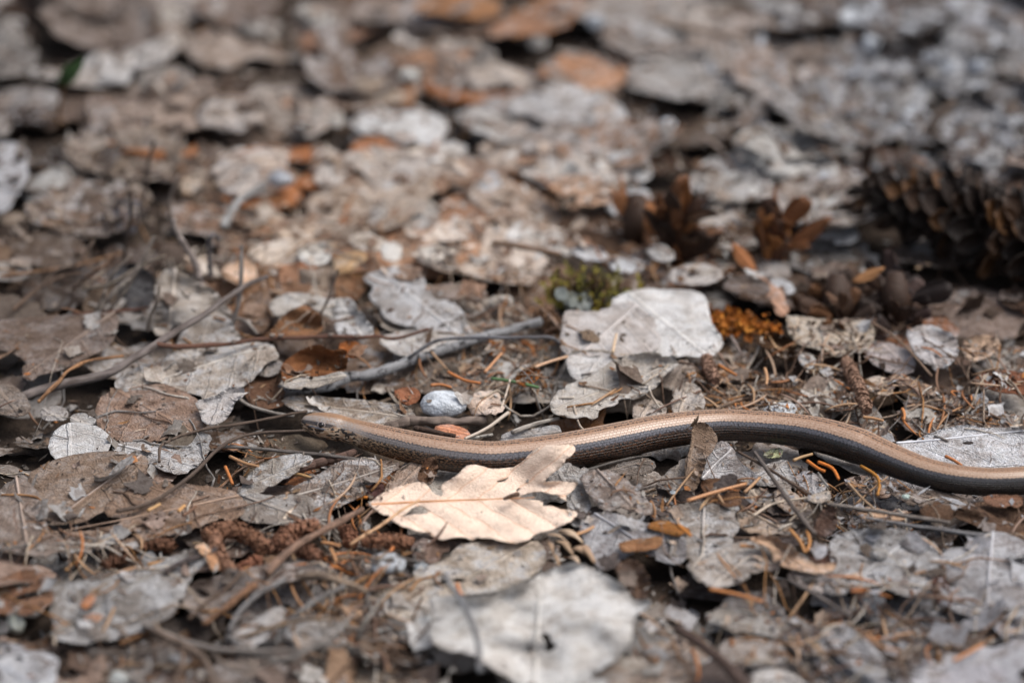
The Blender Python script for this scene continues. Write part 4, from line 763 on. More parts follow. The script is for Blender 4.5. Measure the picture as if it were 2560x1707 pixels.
T(7, 'inner bent grey stem of the pair in front of the brown catkins', '1890,1290 1930,1190 2000,1110 2150,1000 2352,895', '#94908d', (.65, .55), (7, 10, 12, 14, 14))
T(7, 'flaky brown stalk beside the outer bent grey stem', '1390,1150 1550,1040 1640,960 1740,890', '#8f6a50', (.8, 1.0), (9, 11, 12, 12), bump=.6)
T(7, 'long pinkish stalk rising towards the base of the beech leaf', '1820,810 2000,640 2200,520 2352,440 2480,370', '#9b7c69', (1.0, .8), (11, 12, 12, 12, 12), bump=.35)
T(7, 'grey horizontal stem at the fan of bare stems', '980,1160 1200,1250 1400,1310 1600,1335 2000,1335 2352,1290', '#988f88', (.8, .6), (10, 11, 11, 11, 10, 10))
T(7, 'root-like stem bending down to the near rim', '1050,1200 1250,1290 1400,1400 1470,1600', '#8a7769', (.8, .7), (12, 12, 11, 10))
T(7, 'short brown stem dropping from the fan of bare stems', '1250,1330 1245,1430 1170,1600', '#87705f', (.7, .6), (11, 11, 9))
T(7, 'thin bow-shaped stem in the fan of bare stems', '1450,1360 1560,1440 1700,1480 1740,1440 1640,1390', '#a49486', (.5, .5), (9, 10, 10, 10, 10))
T(7, 'dark stalk rubbed smooth lying on the broad weathered grey leaf', '1130,805 1230,740 1400,680 1480,640', '#5c5250', (.75, .55), (11, 12, 12, 12))
T(7, 'flattened pale stalk arching past the dark hollow near the beech leaf', '2000,850 2150,820 2352,870 2500,930', '#a28d79', (1.1, .8), (9, 12, 12, 10))
T(7, 'tawny stalk running under the broad weathered grey leaf front', '820,1290 1000,1210 1210,1060', '#8a613d', (.6, .5), (8, 8, 9))
T(8, 'tan straight stalk laid across the beech leaf base', '70,612 180,540 280,480 430,372 545,308', '#cba17b', (.45, .35), (9, 11, 12, 13.5, 13.5), 'needle')
T(8, 'grey slender stem rising in front of the bleached white leaf', '715,815 760,900 810,970 900,1140 945,1300 955,1480', '#96979a', (.55, .7), (22, 22, 21, 20, 19, 17))
T(8, 'pale curved stem by the little grey pebble', '120,1260 150,1170 200,1100 310,950', '#9a938b', (.6, .45), (7, 10, 11, 11))
T(8, 'tan curved husk stem behind the bent pale stem', '100,880 200,830 330,805 440,825', '#a9805a', (.55, .45), 9)
T(8, 'short dark stick lodged in the fold of the beech leaf', '1125,298 1170,280 1215,268', '#6b5140', (.45, .6), (12, 12, 12))
T(8, 'grey straw beneath the worm\'s dark flank', '1680,105 1850,55 2000,20 2130,0', '#7b756f', (.35, .3), 9)
T(8, 'grey stick poking from the saddle-bent leaf\'s shadow', '2010,245 2130,215 2230,190', '#8b8078', (.5, .35), 8)
T(9, 'grey-brown twig, the thicker of two crossing in front of the worm', '510,-20 650,180 770,350 880,490 920,540', '#776c65', (.5, .75), (12, 13, 13, 12, 11), nseg=40)
T(9, 'brown twig, the thinner of two crossing in front of the worm', '400,-20 600,90 750,185 890,270', '#6a574a', (.4, .5), (11, 11.5, 11.5, 10))
T(9, 'long grey stalk with a flattened end', '850,310 1100,348 1400,392 1700,440 1840,462', '#968c84', (.45, .6), 10)
T(9, 'bleached stick with a dark side parallel to the long grey stalk', '1270,430 1500,470 1800,512 2110,558', '#8d8b8c', (.4, .7), 10)
T(9, 'grey stick lying on the long grey leaf fold', '740,850 900,940 1050,1030 1175,1105', '#7d746f', (.55, .5), 10.5)
T(9, 'dark thick twig slanting out of the near edge', '-20,1190 100,1260 200,1340 330,1450 460,1610', '#56433b', (1.2, 1.4), (14, 14, 14, 14, 14), sides=10)
T(9, 'thin brown stalk in the shadowed near corner', '2220,1090 2100,1185 1980,1295', '#7a6252', (.45, .35), 10)
T(9, 'pale straw bundle strand under the cream leaf tip', '500,415 620,340 740,310 900,290', '#bfae9b', (.35, .3), 10, 'needle')
T(9, 'white fibre stick beside the filigree leaf remains', '945,125 980,175 1012,215', '#b9b4ae', (.4, .3), 10)
T(9, 'brown straight splinter in front of dun leaf', '1150,190 1240,290 1330,370', '#a08467', (.3, .3), 9, 'needle')
T(5, 'pale forked stalk leaning on the worm\'s back', '855,1440 1000,1370 1150,1262', '#b9ab9c', (.4, .5), (10, 10, 10), 'needle')
T(5, 'thin straw standing behind the worm\'s back', '1095,1250 1130,1150 1162,1040', '#c4b3a2', (.3, .3), (9, 11, 14), 'needle')
T(5, 'bleached splinter lying next to the grey buckled leaf', '1180,1395 1350,1335 1500,1300', '#c2b9ae', (.7, .5), 9)
T(5, 'bleached chip of straw at the worm\'s back', '860,1445 960,1425 1040,1412', '#c9c2b8', (.5, .4), 9)
T(5, 'crooked root hair below the scalloped warm-grey leaf', '1600,1215 1620,1300 1640,1350 1670,1385', '#a8998a', (.35, .3), (11, 10, 9, 9), 'needle')
T(5, 'rough brown bark twig between quartz stone and worm', '330,1360 450,1325 600,1318 800,1325 1000,1315', '#8f7f74', (1.5, 1.1), 7, sides=10, bump=.5)
T(5, 'dark splintered stick end above the orange leaf chip', '520,1368 620,1390 720,1412 790,1425', '#4e3b30', (.9, .6), 8, bump=.5)
T(5, 'tan stem beside brown catkin near the moss', '1330,515 1420,590 1520,705', '#a98e7a', (.6, .5), (9, 10, 11))
T(5, 'long slender brown bark strip out of focus behind the moss', '1050,105 1200,120 1350,150 1510,180', '#8d6f59', (1.0, .8), 10)
T(6, 'thin dry stem crossing the buff leaf to the brown litter', '1300,640 1450,730 1560,830 1640,920 1720,1010', '#9a7f6a', (.4, .35), 13)
T(6, 'grey splinter under the orange lichen', '350,740 400,830 430,880', '#a4938a', (.5, .4), (12, 11, 10))
T(6, 'pale stalk slipping under the worm\'s back', '250,1240 330,1200 420,1170', '#a58a74', (.5, .4), 9)
T(1, 'far dark upright stalk rising from the pale stalks', '940,1559 990,1300 1020,1100 1055,970', '#4f443d', (.7, .6), (10, 20, 28, 33))
T(1, 'far pale upright stalk beside the dark one', '1190,1559 1160,1390 1185,1290 1220,1205', '#a8988c', (.8, .6), (10, 18, 23, 27))
T(1, 'far grey stick slanting below the cream shell leaf', '1530,1559 1600,1410 1700,1330 1820,1270', '#a5a3a1', (1.4, 1.1), (10, 12, 13, 14))
T(3, 'far long tan stick at the edge of the gravelly patch', '-200,140 0,180 200,215 330,250', '#ac9888', (1.6, 1.3), 14)
T(3, 'far tan fork-shaped stick behind the spruce cone', '1690,900 1770,800 1870,690', '#9b8675', (1.6, 1.2), (10, 16, 22))
for a, b, c, d in (('500,415 600,330 700,265 820,150', '#8b6b55', (6, 14, 18, 22), 'far brown straw in the shade behind the forked twig'),):
    T(4, d, a, b, (.5, .4), c)

for lb, pth, cc, hh in (('dry bent stalk rising from the deep shade behind the forked twig', '620,640 700,480 760,330 900,180', '#8f8378', (8, 15, 21, 27)),
        ('fine straw leaning across the double stalks', '560,420 760,380 960,260 1130,190', '#a39483', (9, 13, 18, 22)), ('thin dark stem rising beside the dark blue-grey leaf', '840,240 870,60 900,-120 880,-260', '#584a41', (10, 19, 28, 35)),
        ('wispy stem bending over the coffee-brown leaf', '260,420 380,300 520,240 640,90', '#8a7768', (9, 14, 17, 23)), ('short dry stalk in front of the standing grey leaf', '1010,700 1030,600 1075,500 1090,400', '#9d8f83', (9, 14, 19, 23)),
        ('slanting brown straw above the shaded brown leaf', '90,560 240,430 420,330 560,310', '#7d6656', (8, 11, 14, 15)), ('split grey straw at the foot of the hooked stalk', '1500,560 1580,600 1680,640 1760,720', '#aaa097', (12, 12, 11, 10))):
    T(4, lb, pth, cc, (.6, .42), hh)
for lb, pth, cc, hh in (('thin grey stem fanning towards the near rim under the weathered leaf', '620,1340 820,1360 1020,1330 1240,1300', '#8c8178', (9, 10, 11, 11)), ('dull straw below the fan of bare stems', '700,1500 900,1440 1120,1440 1330,1470', '#94806c', (8, 9, 9, 8)),
        ('brown thread-like stem over the creased grey-brown leaf', '1290,1120 1420,1000 1560,900 1650,800', '#6f5b4d', (9, 11, 12, 12)), ('slim tawny stem crossing the inner bent stem', '1640,1250 1850,1180 2060,1130 2280,1120', '#a08468', (9, 11, 12, 11)), ('grey hair-thin stem near the pale grey leaf fragment', '1850,1420 2050,1360 2260,1250 2420,1080', '#9d9690', (9, 11, 12, 11))):
    T(7, lb, pth, cc, (.5, .4), hh)

# ---------------------------------------------------------------- stones
def stone(t, label, c, wpx, hpx, col, h=5, seed=1, facets=13, name='pebble', flat=1.0, rough=.06, yaw=0):
    """faceted stone: centre and size in tile px"""
    r2 = random.Random(seed); px, py = S(t, *c); g = P(px, py, h*MM); mm = (g-CAM).dot(FWD)*.36/2560
    rx = wpx*TS*mm/2; rv = hpx*TS*mm/2
    rz = rv*.85*flat; ry = rx*.8
    bm = bmesh.new(); bmesh.ops.create_icosphere(bm, subdivisions=4, radius=1.0)
    pl = [(Vector((r2.gauss(0, 1), r2.gauss(0, 1), r2.gauss(0, 1))).normalized(), r2.uniform(.72, .92)) for _ in range(facets)]
    V = []
    for v in bm.verts:
        n = v.co.normalized(); r = 1.0
        for q, dd in pl:
            k2 = n.dot(q)
            if k2 > .05: r = min(r, dd/k2)
        r *= 1+rough*noise.noise(n*3+Vector((seed, 0, 0)))+rough*.5*noise.noise(n*9)
        V.append(n*r)
    F = [tuple(v.index for v in f.verts) for f in bm.faces]; bm.free()
    cy, sy = math.cos(yaw), math.sin(yaw)
    W = [g+Vector(((v.x*cy-v.y*sy)*rx, (v.x*sy+v.y*cy)*ry, v.z*rz)) for v in V]
    o = mesh_obj(name, W, F, M['rock'], (g.x, g.y, g.z-rz*.8), None, col, None, False)
    solid_add(W, F); tag(o, label, cat='pebble'); LANDMARKS.append((px, py, label)); return o
stone(5, 'glittering white and blue-grey quartz stone behind the worm\'s neck', (708, 1205), 320, 205, '#c4c9cf', 9, 31, 8, rough=.04)
stone(8, 'smooth grey angular pebble in front of the brown catkin', (328, 735), 265, 135, '#b0b3b7', 11, 5, 9, flat=1.0, rough=.03)
stone(8, 'tiny dark wet-looking pebble beside the grey angular pebble', (560, 762), 120, 50, '#828789', 7, 6)
stone(8, 'tiny slate pebble under the beech leaf base', (170, 487), 80, 36, '#787f86', 7.5, 7)
stone(8, 'dark pebble half hidden below the grey angular pebble', (190, 805), 130, 80, '#6a6c6f', 5, 17)
stone(9, 'rounded brown-grey pebble sitting on the large speckled grey leaf', (1360, 678), 120, 110, '#9c958e', 10, 8, 7, rough=.04)
stone(9, 'dark ball-shaped pebble before the large speckled grey leaf', (1310, 1000), 165, 130, '#5a5c60', 9, 9, 6, rough=.05)
stone(9, 'tiny pale green pebble near the worm\'s tail side', (1545, 285), 62, 44, '#adc0b4', 8.5, 10)
stone(9, 'tiny white pebble next to the folded orange-brown leaf', (-50, 255), 45, 32, '#b8c0c4', 8, 23)
stone(6, 'flat white stone tucked behind the worm\'s arched back', (690, 1240), 240, 80, '#cfd1d3', 7, 11, 10, flat=1.2)
stone(7, 'pale lichen-covered pebble at the edge near the holed orange leaf', (110, 1150), 130, 190, '#b9baa9', 8, 12)
stone(7, 'pale grey stone at the near rim beside the stems', (810, 1530), 160, 130, '#a5a69f', 9, 13)
stone(1, 'far bluish stone by the orange strip end', (2060, 885), 140, 100, '#aab2b7', 9, 14)
stone(1, 'far grey stone beside the cream shell leaf', (1925, 1225), 190, 150, '#b3b5bb', 10, 15)
stone(2, 'far white stone above the blue-grey leaf', (2240, 855), 115, 115, '#cfd2d6', 10, 16)
stone(2, 'far pale blue stone near the upper rim', (1740, 150), 140, 130, '#b4b9bf', 9, 18)
stone(2, 'far cream stone in the upper middle', (1355, 300), 130, 130, '#b3aca2', 9, 19)
stone(2, 'far pale stone next to the orange bent leaf strip', (480, 515), 140, 110, '#bfbbb2', 9, 20)
stone(3, 'far big white stone at the upper rim', (1165, 122), 310, 140, '#c5c8cd', 9, 21)
stone(3, 'far tall white stone under the big white one', (1300, 310), 130, 190, '#b2b6bd', 9, 22)
stone(3, 'far round white stone, first of three in a row', (1700, 395), 110, 90, '#b5b8be', 9, 24)
stone(3, 'far round white stone, middle of three in a row', (1835, 465), 110, 110, '#bfc3ca', 9, 25)
stone(3, 'far round white stone, brightest of three in a row', (2050, 450), 130, 120, '#c9cdd5', 9, 26)
stone(3, 'far white stone in front of the ragged blue-white leaf piece', (1560, 775), 100, 70, '#c4c7cc', 9, 27)
stone(3, 'far grey stone at the edge of the tan stick', (560, 420), 120, 70, '#a6a7ab', 8, 28)

# ---------------------------------------------------------------- catkins
def catkin(t, label, path, col, r=2.0, h=8):
    p = pts(path); src = [S(t, *q)+(h,) for q in p]; n = 26; sm = spline(src, n); W = [P(a, b, c*MM) for a, b, c in sm]
    o = empty('catkin', W[0], label, 'catkin')
    V, F, U = tube(W, [r*.55*MM*(1-.45*abs(i/(n-1)*2-1)**3) for i in range(n)], 8, .3, 3); mesh_obj('axis', V, F, M['catkin'], W[0], o, col, U)
    V, F = [], []; r2 = random.Random(len(label)); tot = sum((W[i+1]-W[i]).length for i in range(n-1)); m = int(tot/MM*11)
    for i in range(m):
        f = (i+r2.random())/m*(n-1.01); k2 = int(f); c = W[k2].lerp(W[k2+1], f-k2); tg = (W[k2+1]-W[k2]).normalized()
        a = tg.orthogonal().normalized(); a = (Matrix.Rotation(i*2.399+r2.random()*.5, 3, tg) @ a); b = tg.cross(a)
        rr = r*MM*(1-.4*abs(f/(n-1)*2-1)**3)*r2.uniform(.75, 1.1); s = .75*MM*r2.uniform(.6, 1.4)
        q = c+a*rr; e = len(V)
        V += [c+a*rr*.4-b*s*.5, q-b*s+tg*s*.2, q+a*s*.3+tg*s*1.1, q+b*s+tg*s*.2, c+a*rr*.4+b*s*.5, q+a*s*.5]
        F += [(e, e+1, e+5), (e+1, e+2, e+5), (e+2, e+3, e+5), (e+3, e+4, e+5), (e, e+5, e+4)]
    s_ = mesh_obj('scales', V, F, M['catkin'], W[0], o, col, None, False); s_['kind'] = 'stuff'
    LANDMARKS.append((sm[n//2][0], sm[n//2][1], label))
catkin(7, 'rust-brown catkin, uppermost of the cluster by the beech leaf', '1890,610 1960,540 2060,495 2170,480', '#7d5844', 2.1, 9.5)
catkin(7, 'long brown catkin bending down through the cluster', '1390,560 1500,515 1620,520 1750,580 1800,640', '#75533f', 2.2, 9)
catkin(7, 'short brown catkin standing in the middle of the cluster', '1480,540 1475,640 1520,740 1600,800', '#7b5a47', 2.0, 8.5)
catkin(7, 'thick brown catkin at the end of the cluster under the pinkish stalk', '1800,640 1950,610 2060,640 2180,700', '#765442', 2.3, 8)
catkin(7, 'brown catkin lowest in the cluster, partly crushed', '1560,810 1680,780 1760,720', '#7d533f', 1.9, 7)
catkin(7, 'dark brown catkin in the hollow under the torn brown leaf', '900,640 990,610 1090,610 1180,625', '#5f4130', 1.9, 6)
catkin(7, 'dark catkin lying deeper in the hollow beside the other', '700,760 790,720 880,690', '#573b2c', 1.8, 5)
catkin(8, 'straight brown catkin in front of the beech leaf\'s near lip', '140,590 260,585 380,590 500,610', '#7a5540', 1.9, 7.5)
catkin(8, 'stub of brown catkin beside the slate pebble', '20,500 70,560 60,620', '#6f4a37', 1.9, 7)
catkin(5, 'dark brown catkin lump at the foot of the moss', '1350,560 1420,620 1480,680 1540,700', '#70543f', 2.3, 8)
catkin(6, 'long dark catkin hanging towards the worm\'s back', '1130,900 1180,1010 1230,1110 1280,1250', '#7d6150', 1.9, 8.5)
catkin(6, 'short catkin at the foot of the white papery leaf', '180,880 200,960 240,1040', '#836655', 1.8, 8)

# ---------------------------------------------------------------- cones
def scale_mesh(name, L_, W_, cup=.25, tip=.75, thick=.0005):
    V, F = [], []; nu, nv = 7, 5
    for s in (1, -1):
        for i in range(nu):
            u = i/(nu-1); w = W_*(.32+.68*math.sin(min(1, u*1.25)*math.pi/2))*(1 if u < tip else max(.06, 1-((u-tip)/(1-tip))**1.4*(.62 if tip > .7 else .94)))
            for j in range(nv):
                v = j/(nv-1)*2-1
                V.append(Vector((u*L_, v*w/2, cup*L_*(u*u*.55)-.16*W_*v*v+s*thick*(1-.7*u))))
    n = nu*nv
    for i in range(nu-1):
        for j in range(nv-1):
            a = i*nv+j; F += [(a, a+nv, a+nv+1, a+1), (n+a, n+a+1, n+a+nv+1, n+a+nv)]
    for i in range(nu-1):
        for j in (0, nv-1):
            a = i*nv+j; F.append((a, n+a, n+a+nv, a+nv) if j == nv-1 else (a, a+nv, n+a+nv, n+a))
    for j in range(nv-1): F += [(j, j+1, n+j+1, n+j), ((nu-1)*nv+j, n+(nu-1)*nv+j, n+(nu-1)*nv+j+1, (nu-1)*nv+j+1)]
    me = bpy.data.meshes.new(name); me.from_pydata([tuple(v) for v in V], [], F); me.materials.append(M['cone']); me.update()
    me.polygons.foreach_set('use_smooth', [True]*len(me.polygons)); return me
def add_scale(me, parent, base, direction, upv, sc, col, stretch=1.0):
    o = bpy.data.objects.new('cone_scale', me); COL.objects.link(o); o.parent = parent
    x = direction.normalized(); stretch = stretch*1.0; y = upv.cross(x).normalized(); z = x.cross(y)
    m = Matrix(((x.x, y.x, z.x), (x.y, y.y, z.y), (x.z, y.z, z.z))).to_4x4() @ Matrix.Diagonal((sc*stretch, sc, sc, 1))
    o.matrix_local = Matrix.Translation(base-PARENT_LOC[parent.name]) @ m; o.color = lin(col); return o
SC = scale_mesh('cone_scale', .0130, .0078); SCN = scale_mesh('cone_scale_slim', .018, .0050, .22, .5); SCV = [SCN, scale_mesh('cone_scale_bent', .018, .0042, .55, .4), scale_mesh('cone_scale_straight', .018, .0060, -.12, .55), scale_mesh('cone_scale_hooked', .018, .0036, -.5, .35)]
def spruce_cone():
    A = P(*S(3, 1250, 1290), .017); B = P(*S(3, 2900, 1800), .016); ax = (B-A); ln = ax.length; ax.normalize()
    o = empty('spruce_cone', (A+B)/2-Vector((0, 0, .014)), 'big dark open spruce cone running out of the picture', 'cone')
    r2 = random.Random(5)
    V, F, U = tube([A.lerp(B, i/9) for i in range(10)], [.002+.0035*min(1, i/4) for i in range(10)], 10, .2); mesh_obj('axis', V, F, M['cone'], A, o, '#2d2019', U)
    nn = int(ln/.00042)
    for i in range(nn):
        f = i/nn; c = A.lerp(B, f); a0 = ax.orthogonal().normalized(); a = Matrix.Rotation(i*2.39996, 3, ax) @ a0
        grow = min(1, .38+f*2.1)
        d = (a*1.0 - ax*(.22-.5*max(0, .12-f)*4)+Vector((r2.gauss(0, .2), r2.gauss(0, .2), r2.gauss(0, .2))))
        if c.z + (a*.016*grow).z < .002: continue
        add_scale(SC, o, c+a*.002, d, -ax, grow*r2.uniform(.78, 1.12), r2.choice(['#221813', '#2b1f17', '#1f1612', '#38261a', '#573a20', '#2c211b']), .98)
    px, py = PX((A+B)/2); LANDMARKS.append((2350, 560, 'the spruce cone'))
spruce_cone()
def scale_fan(label, foot, n, spread, lens, cols, seed, lean=.25, me=None, name='cone_remains', w=1.0, depth=.010):
    """what is left of an eaten cone: a core with long scales standing up in a fan"""
    r2 = random.Random(seed); g = P(foot[0], foot[1], .004)
    o = empty(name, g, label, 'cone')
    V, F, U = tube([g+Vector((0, 0, -.003)), g+Vector((0, .001, .006)), g+Vector((0, .003, .013))], [.0042, .0052, .0025], 10, .4, seed); mesh_obj('core', V, F, M['cone'], g, o, '#3b281c', U)
    for i in range(n):
        f = (i+.5)/n*2-1; an = f*spread+r2.gauss(0, .30); back = r2.uniform(-.9, .8)
        d = Vector((math.sin(an), back*.6, max(.18, math.cos(an)*.95+lean)))
        b = g+Vector((math.sin(an)*.004, back*depth*.5, r2.uniform(0, .013 if me is None else .006)))
        d = d+Vector((r2.gauss(0, .3), r2.gauss(0, .3), r2.gauss(0, .25)))
        add_scale(me or r2.choice(SCV+[SC, SC, SC]), o, b, d, Vector((r2.gauss(0, .8), -1, .3)), r2.uniform(*lens) if i % 4 == 0 else r2.uniform(lens[0]*.8, lens[0]+.42*(lens[1]-lens[0])), r2.choice(cols), r2.uniform(.85, 1.1))
    LANDMARKS.append((foot[0], foot[1]-60, label)); return o
BR = ['#4a3424', '#6a452c', '#3c2a1f', '#93603a', '#4d362a', '#33241c']
scale_fan('eaten cone with long brown scales standing up like a brush', (1690, 640), 84, .75, (.35, 1.35), BR, 3, .35)
scale_fan('smaller eaten cone stub with upright orange-brown scales', (1935, 662), 54, .55, (.35, 1.2), ['#6a452f', '#8b5a36', '#7a4e30', '#4d3528', '#9c6638'], 8, .6)
scale_fan('low dark cone remains spread out before the spruce cone', (2090, 795), 60, 1.4, (.35, 1.0), ['#3b2a1f', '#4a3324', '#33251d', '#6d4a30', '#573c29'], 12, .0, SC, depth=.04)
scale_fan('dark cone remains lying next to the spruce cone\'s underside', (2235, 790), 50, 1.45, (.35, .95), ['#352720', '#43302a', '#2d221e', '#574033', '#3f3431'], 14, .0, SC, depth=.045)
scale_fan('bent brown cone scrap beside the brush-like cone', (1590, 590), 7, 1.3, (.6, .95), ['#8a5c3c', '#6d4a33', '#a06b42'], 21, .1)
def lone_scale(label, t, a, b, h, col, me=SCN, w=1.0):
    A = P(*S(t, *a), h[0]*MM); B = P(*S(t, *b), h[1]*MM)
    o = bpy.data.objects.new('cone_scale', me); COL.objects.link(o); d = B-A; x = d.normalized(); y = Vector((0, -1, .6)).cross(x).normalized(); z = x.cross(y)
    s = d.length/(.018 if me is SCN else .0125)
    o.matrix_world = Matrix.Translation(A) @ Matrix(((x.x, y.x, z.x), (x.y, y.y, z.y), (x.z, y.z, z.z))).to_4x4() @ Matrix.Diagonal((s, s*w, s, 1)); o.color = lin(col)
    tag(o, label, 'cone scale'); LANDMARKS.append((*S(t, *a), label))
lone_scale('single orange-brown cone scale standing on its tip', 6, (520, 310), (350, 100), (8, 17), '#b5764a', SCN, 1.5)
lone_scale('tan cone scale leaning on the low dark cone remains', 6, (1180, 370), (1400, 270), (14, 18), '#a8774d', SCN, 1.3)
lone_scale('short tan cone scale in the low dark cone remains', 6, (1000, 440), (1130, 560), (14, 10), '#6d4e38', SCN, 1.3)
lone_scale('orange cone scale at the foot of the smaller eaten cone', 6, (790, 130), (880, 80), (10, 13), '#b87c50', SCN, 1.6)
lone_scale('dark cone scale near the tip of the spruce cone', 3, (1215, 1540), (1240, 1420), (8, 14), '#33261f', SC, .8)
lone_scale('second dark cone scale above the spruce cone\'s tip', 3, (1260, 1190), (1300, 960), (14, 26), '#3f2f26', SCN, 1.2)

# ---------------------------------------------------------------- moss, lichen, seedling, husks
def moss():
    g = P(*S(5, 1690, 520), .006); o = empty('moss_clump', g, 'small olive moss clump with a pale lichen lobe beside the white papery leaf', 'moss')
    r2 = random.Random(4); V, F, C = [], [], []
    for i in range(190):
        b = g+Vector((r2.gauss(0, .0046)*(1 if i % 4 else 1.6), r2.gauss(0, .0036), r2.uniform(-.002, .001))); tip = b+Vector((r2.gauss(0, .004), r2.gauss(0, .003), r2.uniform(.003, .0130)*r2.random()**.4))
        tv, tf, _ = tube([b, b.lerp(tip, .5)+Vector((r2.gauss(0, .0006), 0, 0)), tip], [.00022, .0002, .0001], 4); e = len(V); V += tv; F += [tuple(e+q for q in f) for f in tf]
        c = r2.choice(['#8a8334', '#5a5526', '#a0933f', '#7d7538', '#2f2a19', '#6f5535', '#4a3626']); C += [lin(c)]*len(tv)
        for j in range(13):
            f = r2.uniform(.15, 1); q = b.lerp(tip, f); d = Vector((r2.gauss(0, 1), r2.gauss(0, 1), r2.uniform(.2, 1.3))).normalized()*.0017; sd = d.orthogonal().normalized()*.00035; e = len(V)
            V += [q-sd, q+sd, q+d*.6+sd*.9, q+d, q+d*.6-sd*.9]; F += [(e, e+1, e+2, e+3, e+4)]; C += [lin(c)]*5
    m = mesh_obj('sprigs', V, F, M['chipneedle'], g, o, '#ffffff', None, False, C); m['kind'] = 'stuff'
    V, F = [], []
    for i in range(16):
        c = g+Vector((r2.gauss(-.002, .0035), -.006+r2.gauss(0, .0018), .004+r2.gauss(0, .002))); e = len(V); m_ = 9; rr = r2.uniform(.0014, .0026); nr = Vector((r2.gauss(0, .4), -.8, r2.uniform(.3, 1))).normalized(); a = nr.orthogonal().normalized(); b = nr.cross(a)
        V.append(c)
        for k2 in range(m_): an = 2*math.pi*k2/m_; V.append(c+(a*math.cos(an)+b*math.sin(an))*rr*r2.uniform(.7, 1.2)+nr*r2.uniform(-.0002, .0006))
        F += [(e, e+1+k2, e+1+(k2+1) % m_) for k2 in range(m_)]
    mesh_obj('lichen_lobe', V, F, M['white'], g, o, '#a5aca6', [(v.x*100, v.y*100) for v in V])
    LANDMARKS.append((*S(5, 1690, 400), 'the moss clump'))
moss()
def orange_lichen():
    g = P(*S(6, 330, 650), .009); r2 = random.Random(9); V, F, C = [], [], []
    for i in range(420):
        f = r2.uniform(-1, 1); c = g+Vector((f*.0125+.002+r2.gauss(0, .0012), r2.gauss(0, .0030)-f*.0045, -.001+r2.uniform(-.002, .0030)*(1-f*f*.6))); nr = Vector((r2.gauss(0, .7), r2.gauss(-.6, .5), r2.uniform(.2, 1))).normalized(); a = nr.orthogonal().normalized(); b = nr.cross(a); e = len(V); m_ = 7; rr = r2.uniform(.0006, .0016)
        V.append(c-nr*.0005)
        for k2 in range(m_): an = 2*math.pi*k2/m_; V.append(c+(a*math.cos(an)+b*math.sin(an))*rr*r2.uniform(.6, 1.2)+nr*r2.uniform(-.0002, .0006))
        F += [(e, e+1+k2, e+1+(k2+1) % m_) for k2 in range(m_)]; C += [lin(r2.choice(['#cb8236', '#bb712c', '#d8923f', '#985c28', '#c07833', '#744a25']))]*(m_+1)
    o = mesh_obj('orange_lichen', V, F, M['chips'], (g.x, g.y, g.z-.004), None, '#ffffff', None, False, C)
    tag(o, 'bright rust-orange knobbly lichen clump at the edge of the white papery leaf', 'lichen'); LANDMARKS.append((*S(6, 330, 640), 'the orange lichen'))
orange_lichen()
def seedling():
    b = P(*S(1, 395, 870), .006); o = empty('green_seedling', b, 'tiny green seedling on a brown stem far behind', 'seedling')
    path = [P(*S(1, x, y), z*MM) for x, y, z in ((395, 870, 6), (400, 760, 14), (425, 640, 22), (440, 570, 27))]
    V, F, U = tube([Vector(q) for q in spline([tuple(p) for p in path], 14)], [.0008-.0004*i/13 for i in range(14)], 6); mesh_obj('stem', V, F, M['needle'], b, o, '#8a6a4e', U)
    for (x0, y0, z0), (x1, y1, z1), wd in (((435, 590, 26), (580, 395, 40), .0042), ((435, 590, 26), (470, 430, 36), .0034), ((440, 580, 26), (395, 520, 31), .0022)):
        A, B = P(*S(1, x0, y0), z0*MM), P(*S(1, x1, y1), z1*MM); d = (B-A); s = d.cross(Vector((0, -1, .5))).normalized(); nn = s.cross(d.normalized()); V, F = [], []
        for i in range(9):
            f = i/8; wv = wd*math.sin(math.pi*min(1, f*.92+.04))
            for j in (-1, 0, 1): V.append(A+d*f+s*(wv*.5*j)+nn*(-.0009*(1-abs(j))+.003*f*(1-f)))
        F = [(i*3+j, i*3+3+j, i*3+4+j, i*3+1+j) for i in range(8) for j in (0, 1)]
        mesh_obj('leaf_blade', V, F, M['green'], A, o, '#3f5836')
    LANDMARKS.append((*S(1, 480, 500), 'the green seedling'))
seedling()
for i, (a, b, cc) in enumerate((((1420, 540), (1580, 620), '#b0957a'), ((1480, 590), (1600, 690), '#a68a6e'), ((1500, 520), (1660, 600), '#b9a086'), ((1460, 680), (1500, 770), '#9d8063'), ((1590, 640), (1700, 700), '#ab8e72'), ((1640, 620), (1740, 740), '#a28469'), ((1420, 600), (1460, 680), '#9a7d62'), ((1570, 700), (1640, 780), '#b39a82'))):
    lbl = ['topmost tan husk of the heap before the beech leaf tip', 'tan husk in the middle of the heap before the beech tip', 'tan husk touching the beech leaf\'s near edge', 'tan husk hanging lowest over the bleached white leaf', 'tan husk at the far end of the heap by grey crusted leaf', 'brownish husk pointing at grey crusted leaf', 'small dull husk at the inner end of the heap', 'palest husk lying against the bleached white leaf'][i]
    A, B = P(*S(8, *a), .010), P(*S(8, *b), .009); n = 9; V, F, U = tube([A.lerp(B, k2/(n-1))+Vector((0, 0, .0012*math.sin(math.pi*k2/(n-1)))) for k2 in range(n)], [(.0005+.00025*(i % 3))*math.sin(math.pi*(.08+.88*k2/(n-1)))**.6 for k2 in range(n)], 8, 1.3, i, .45)
    o = mesh_obj('seed_husk', V, F, M['needle'], A, None, cc, U); tag(o, lbl, 'husk', 'tan husks heaped before the beech leaf')
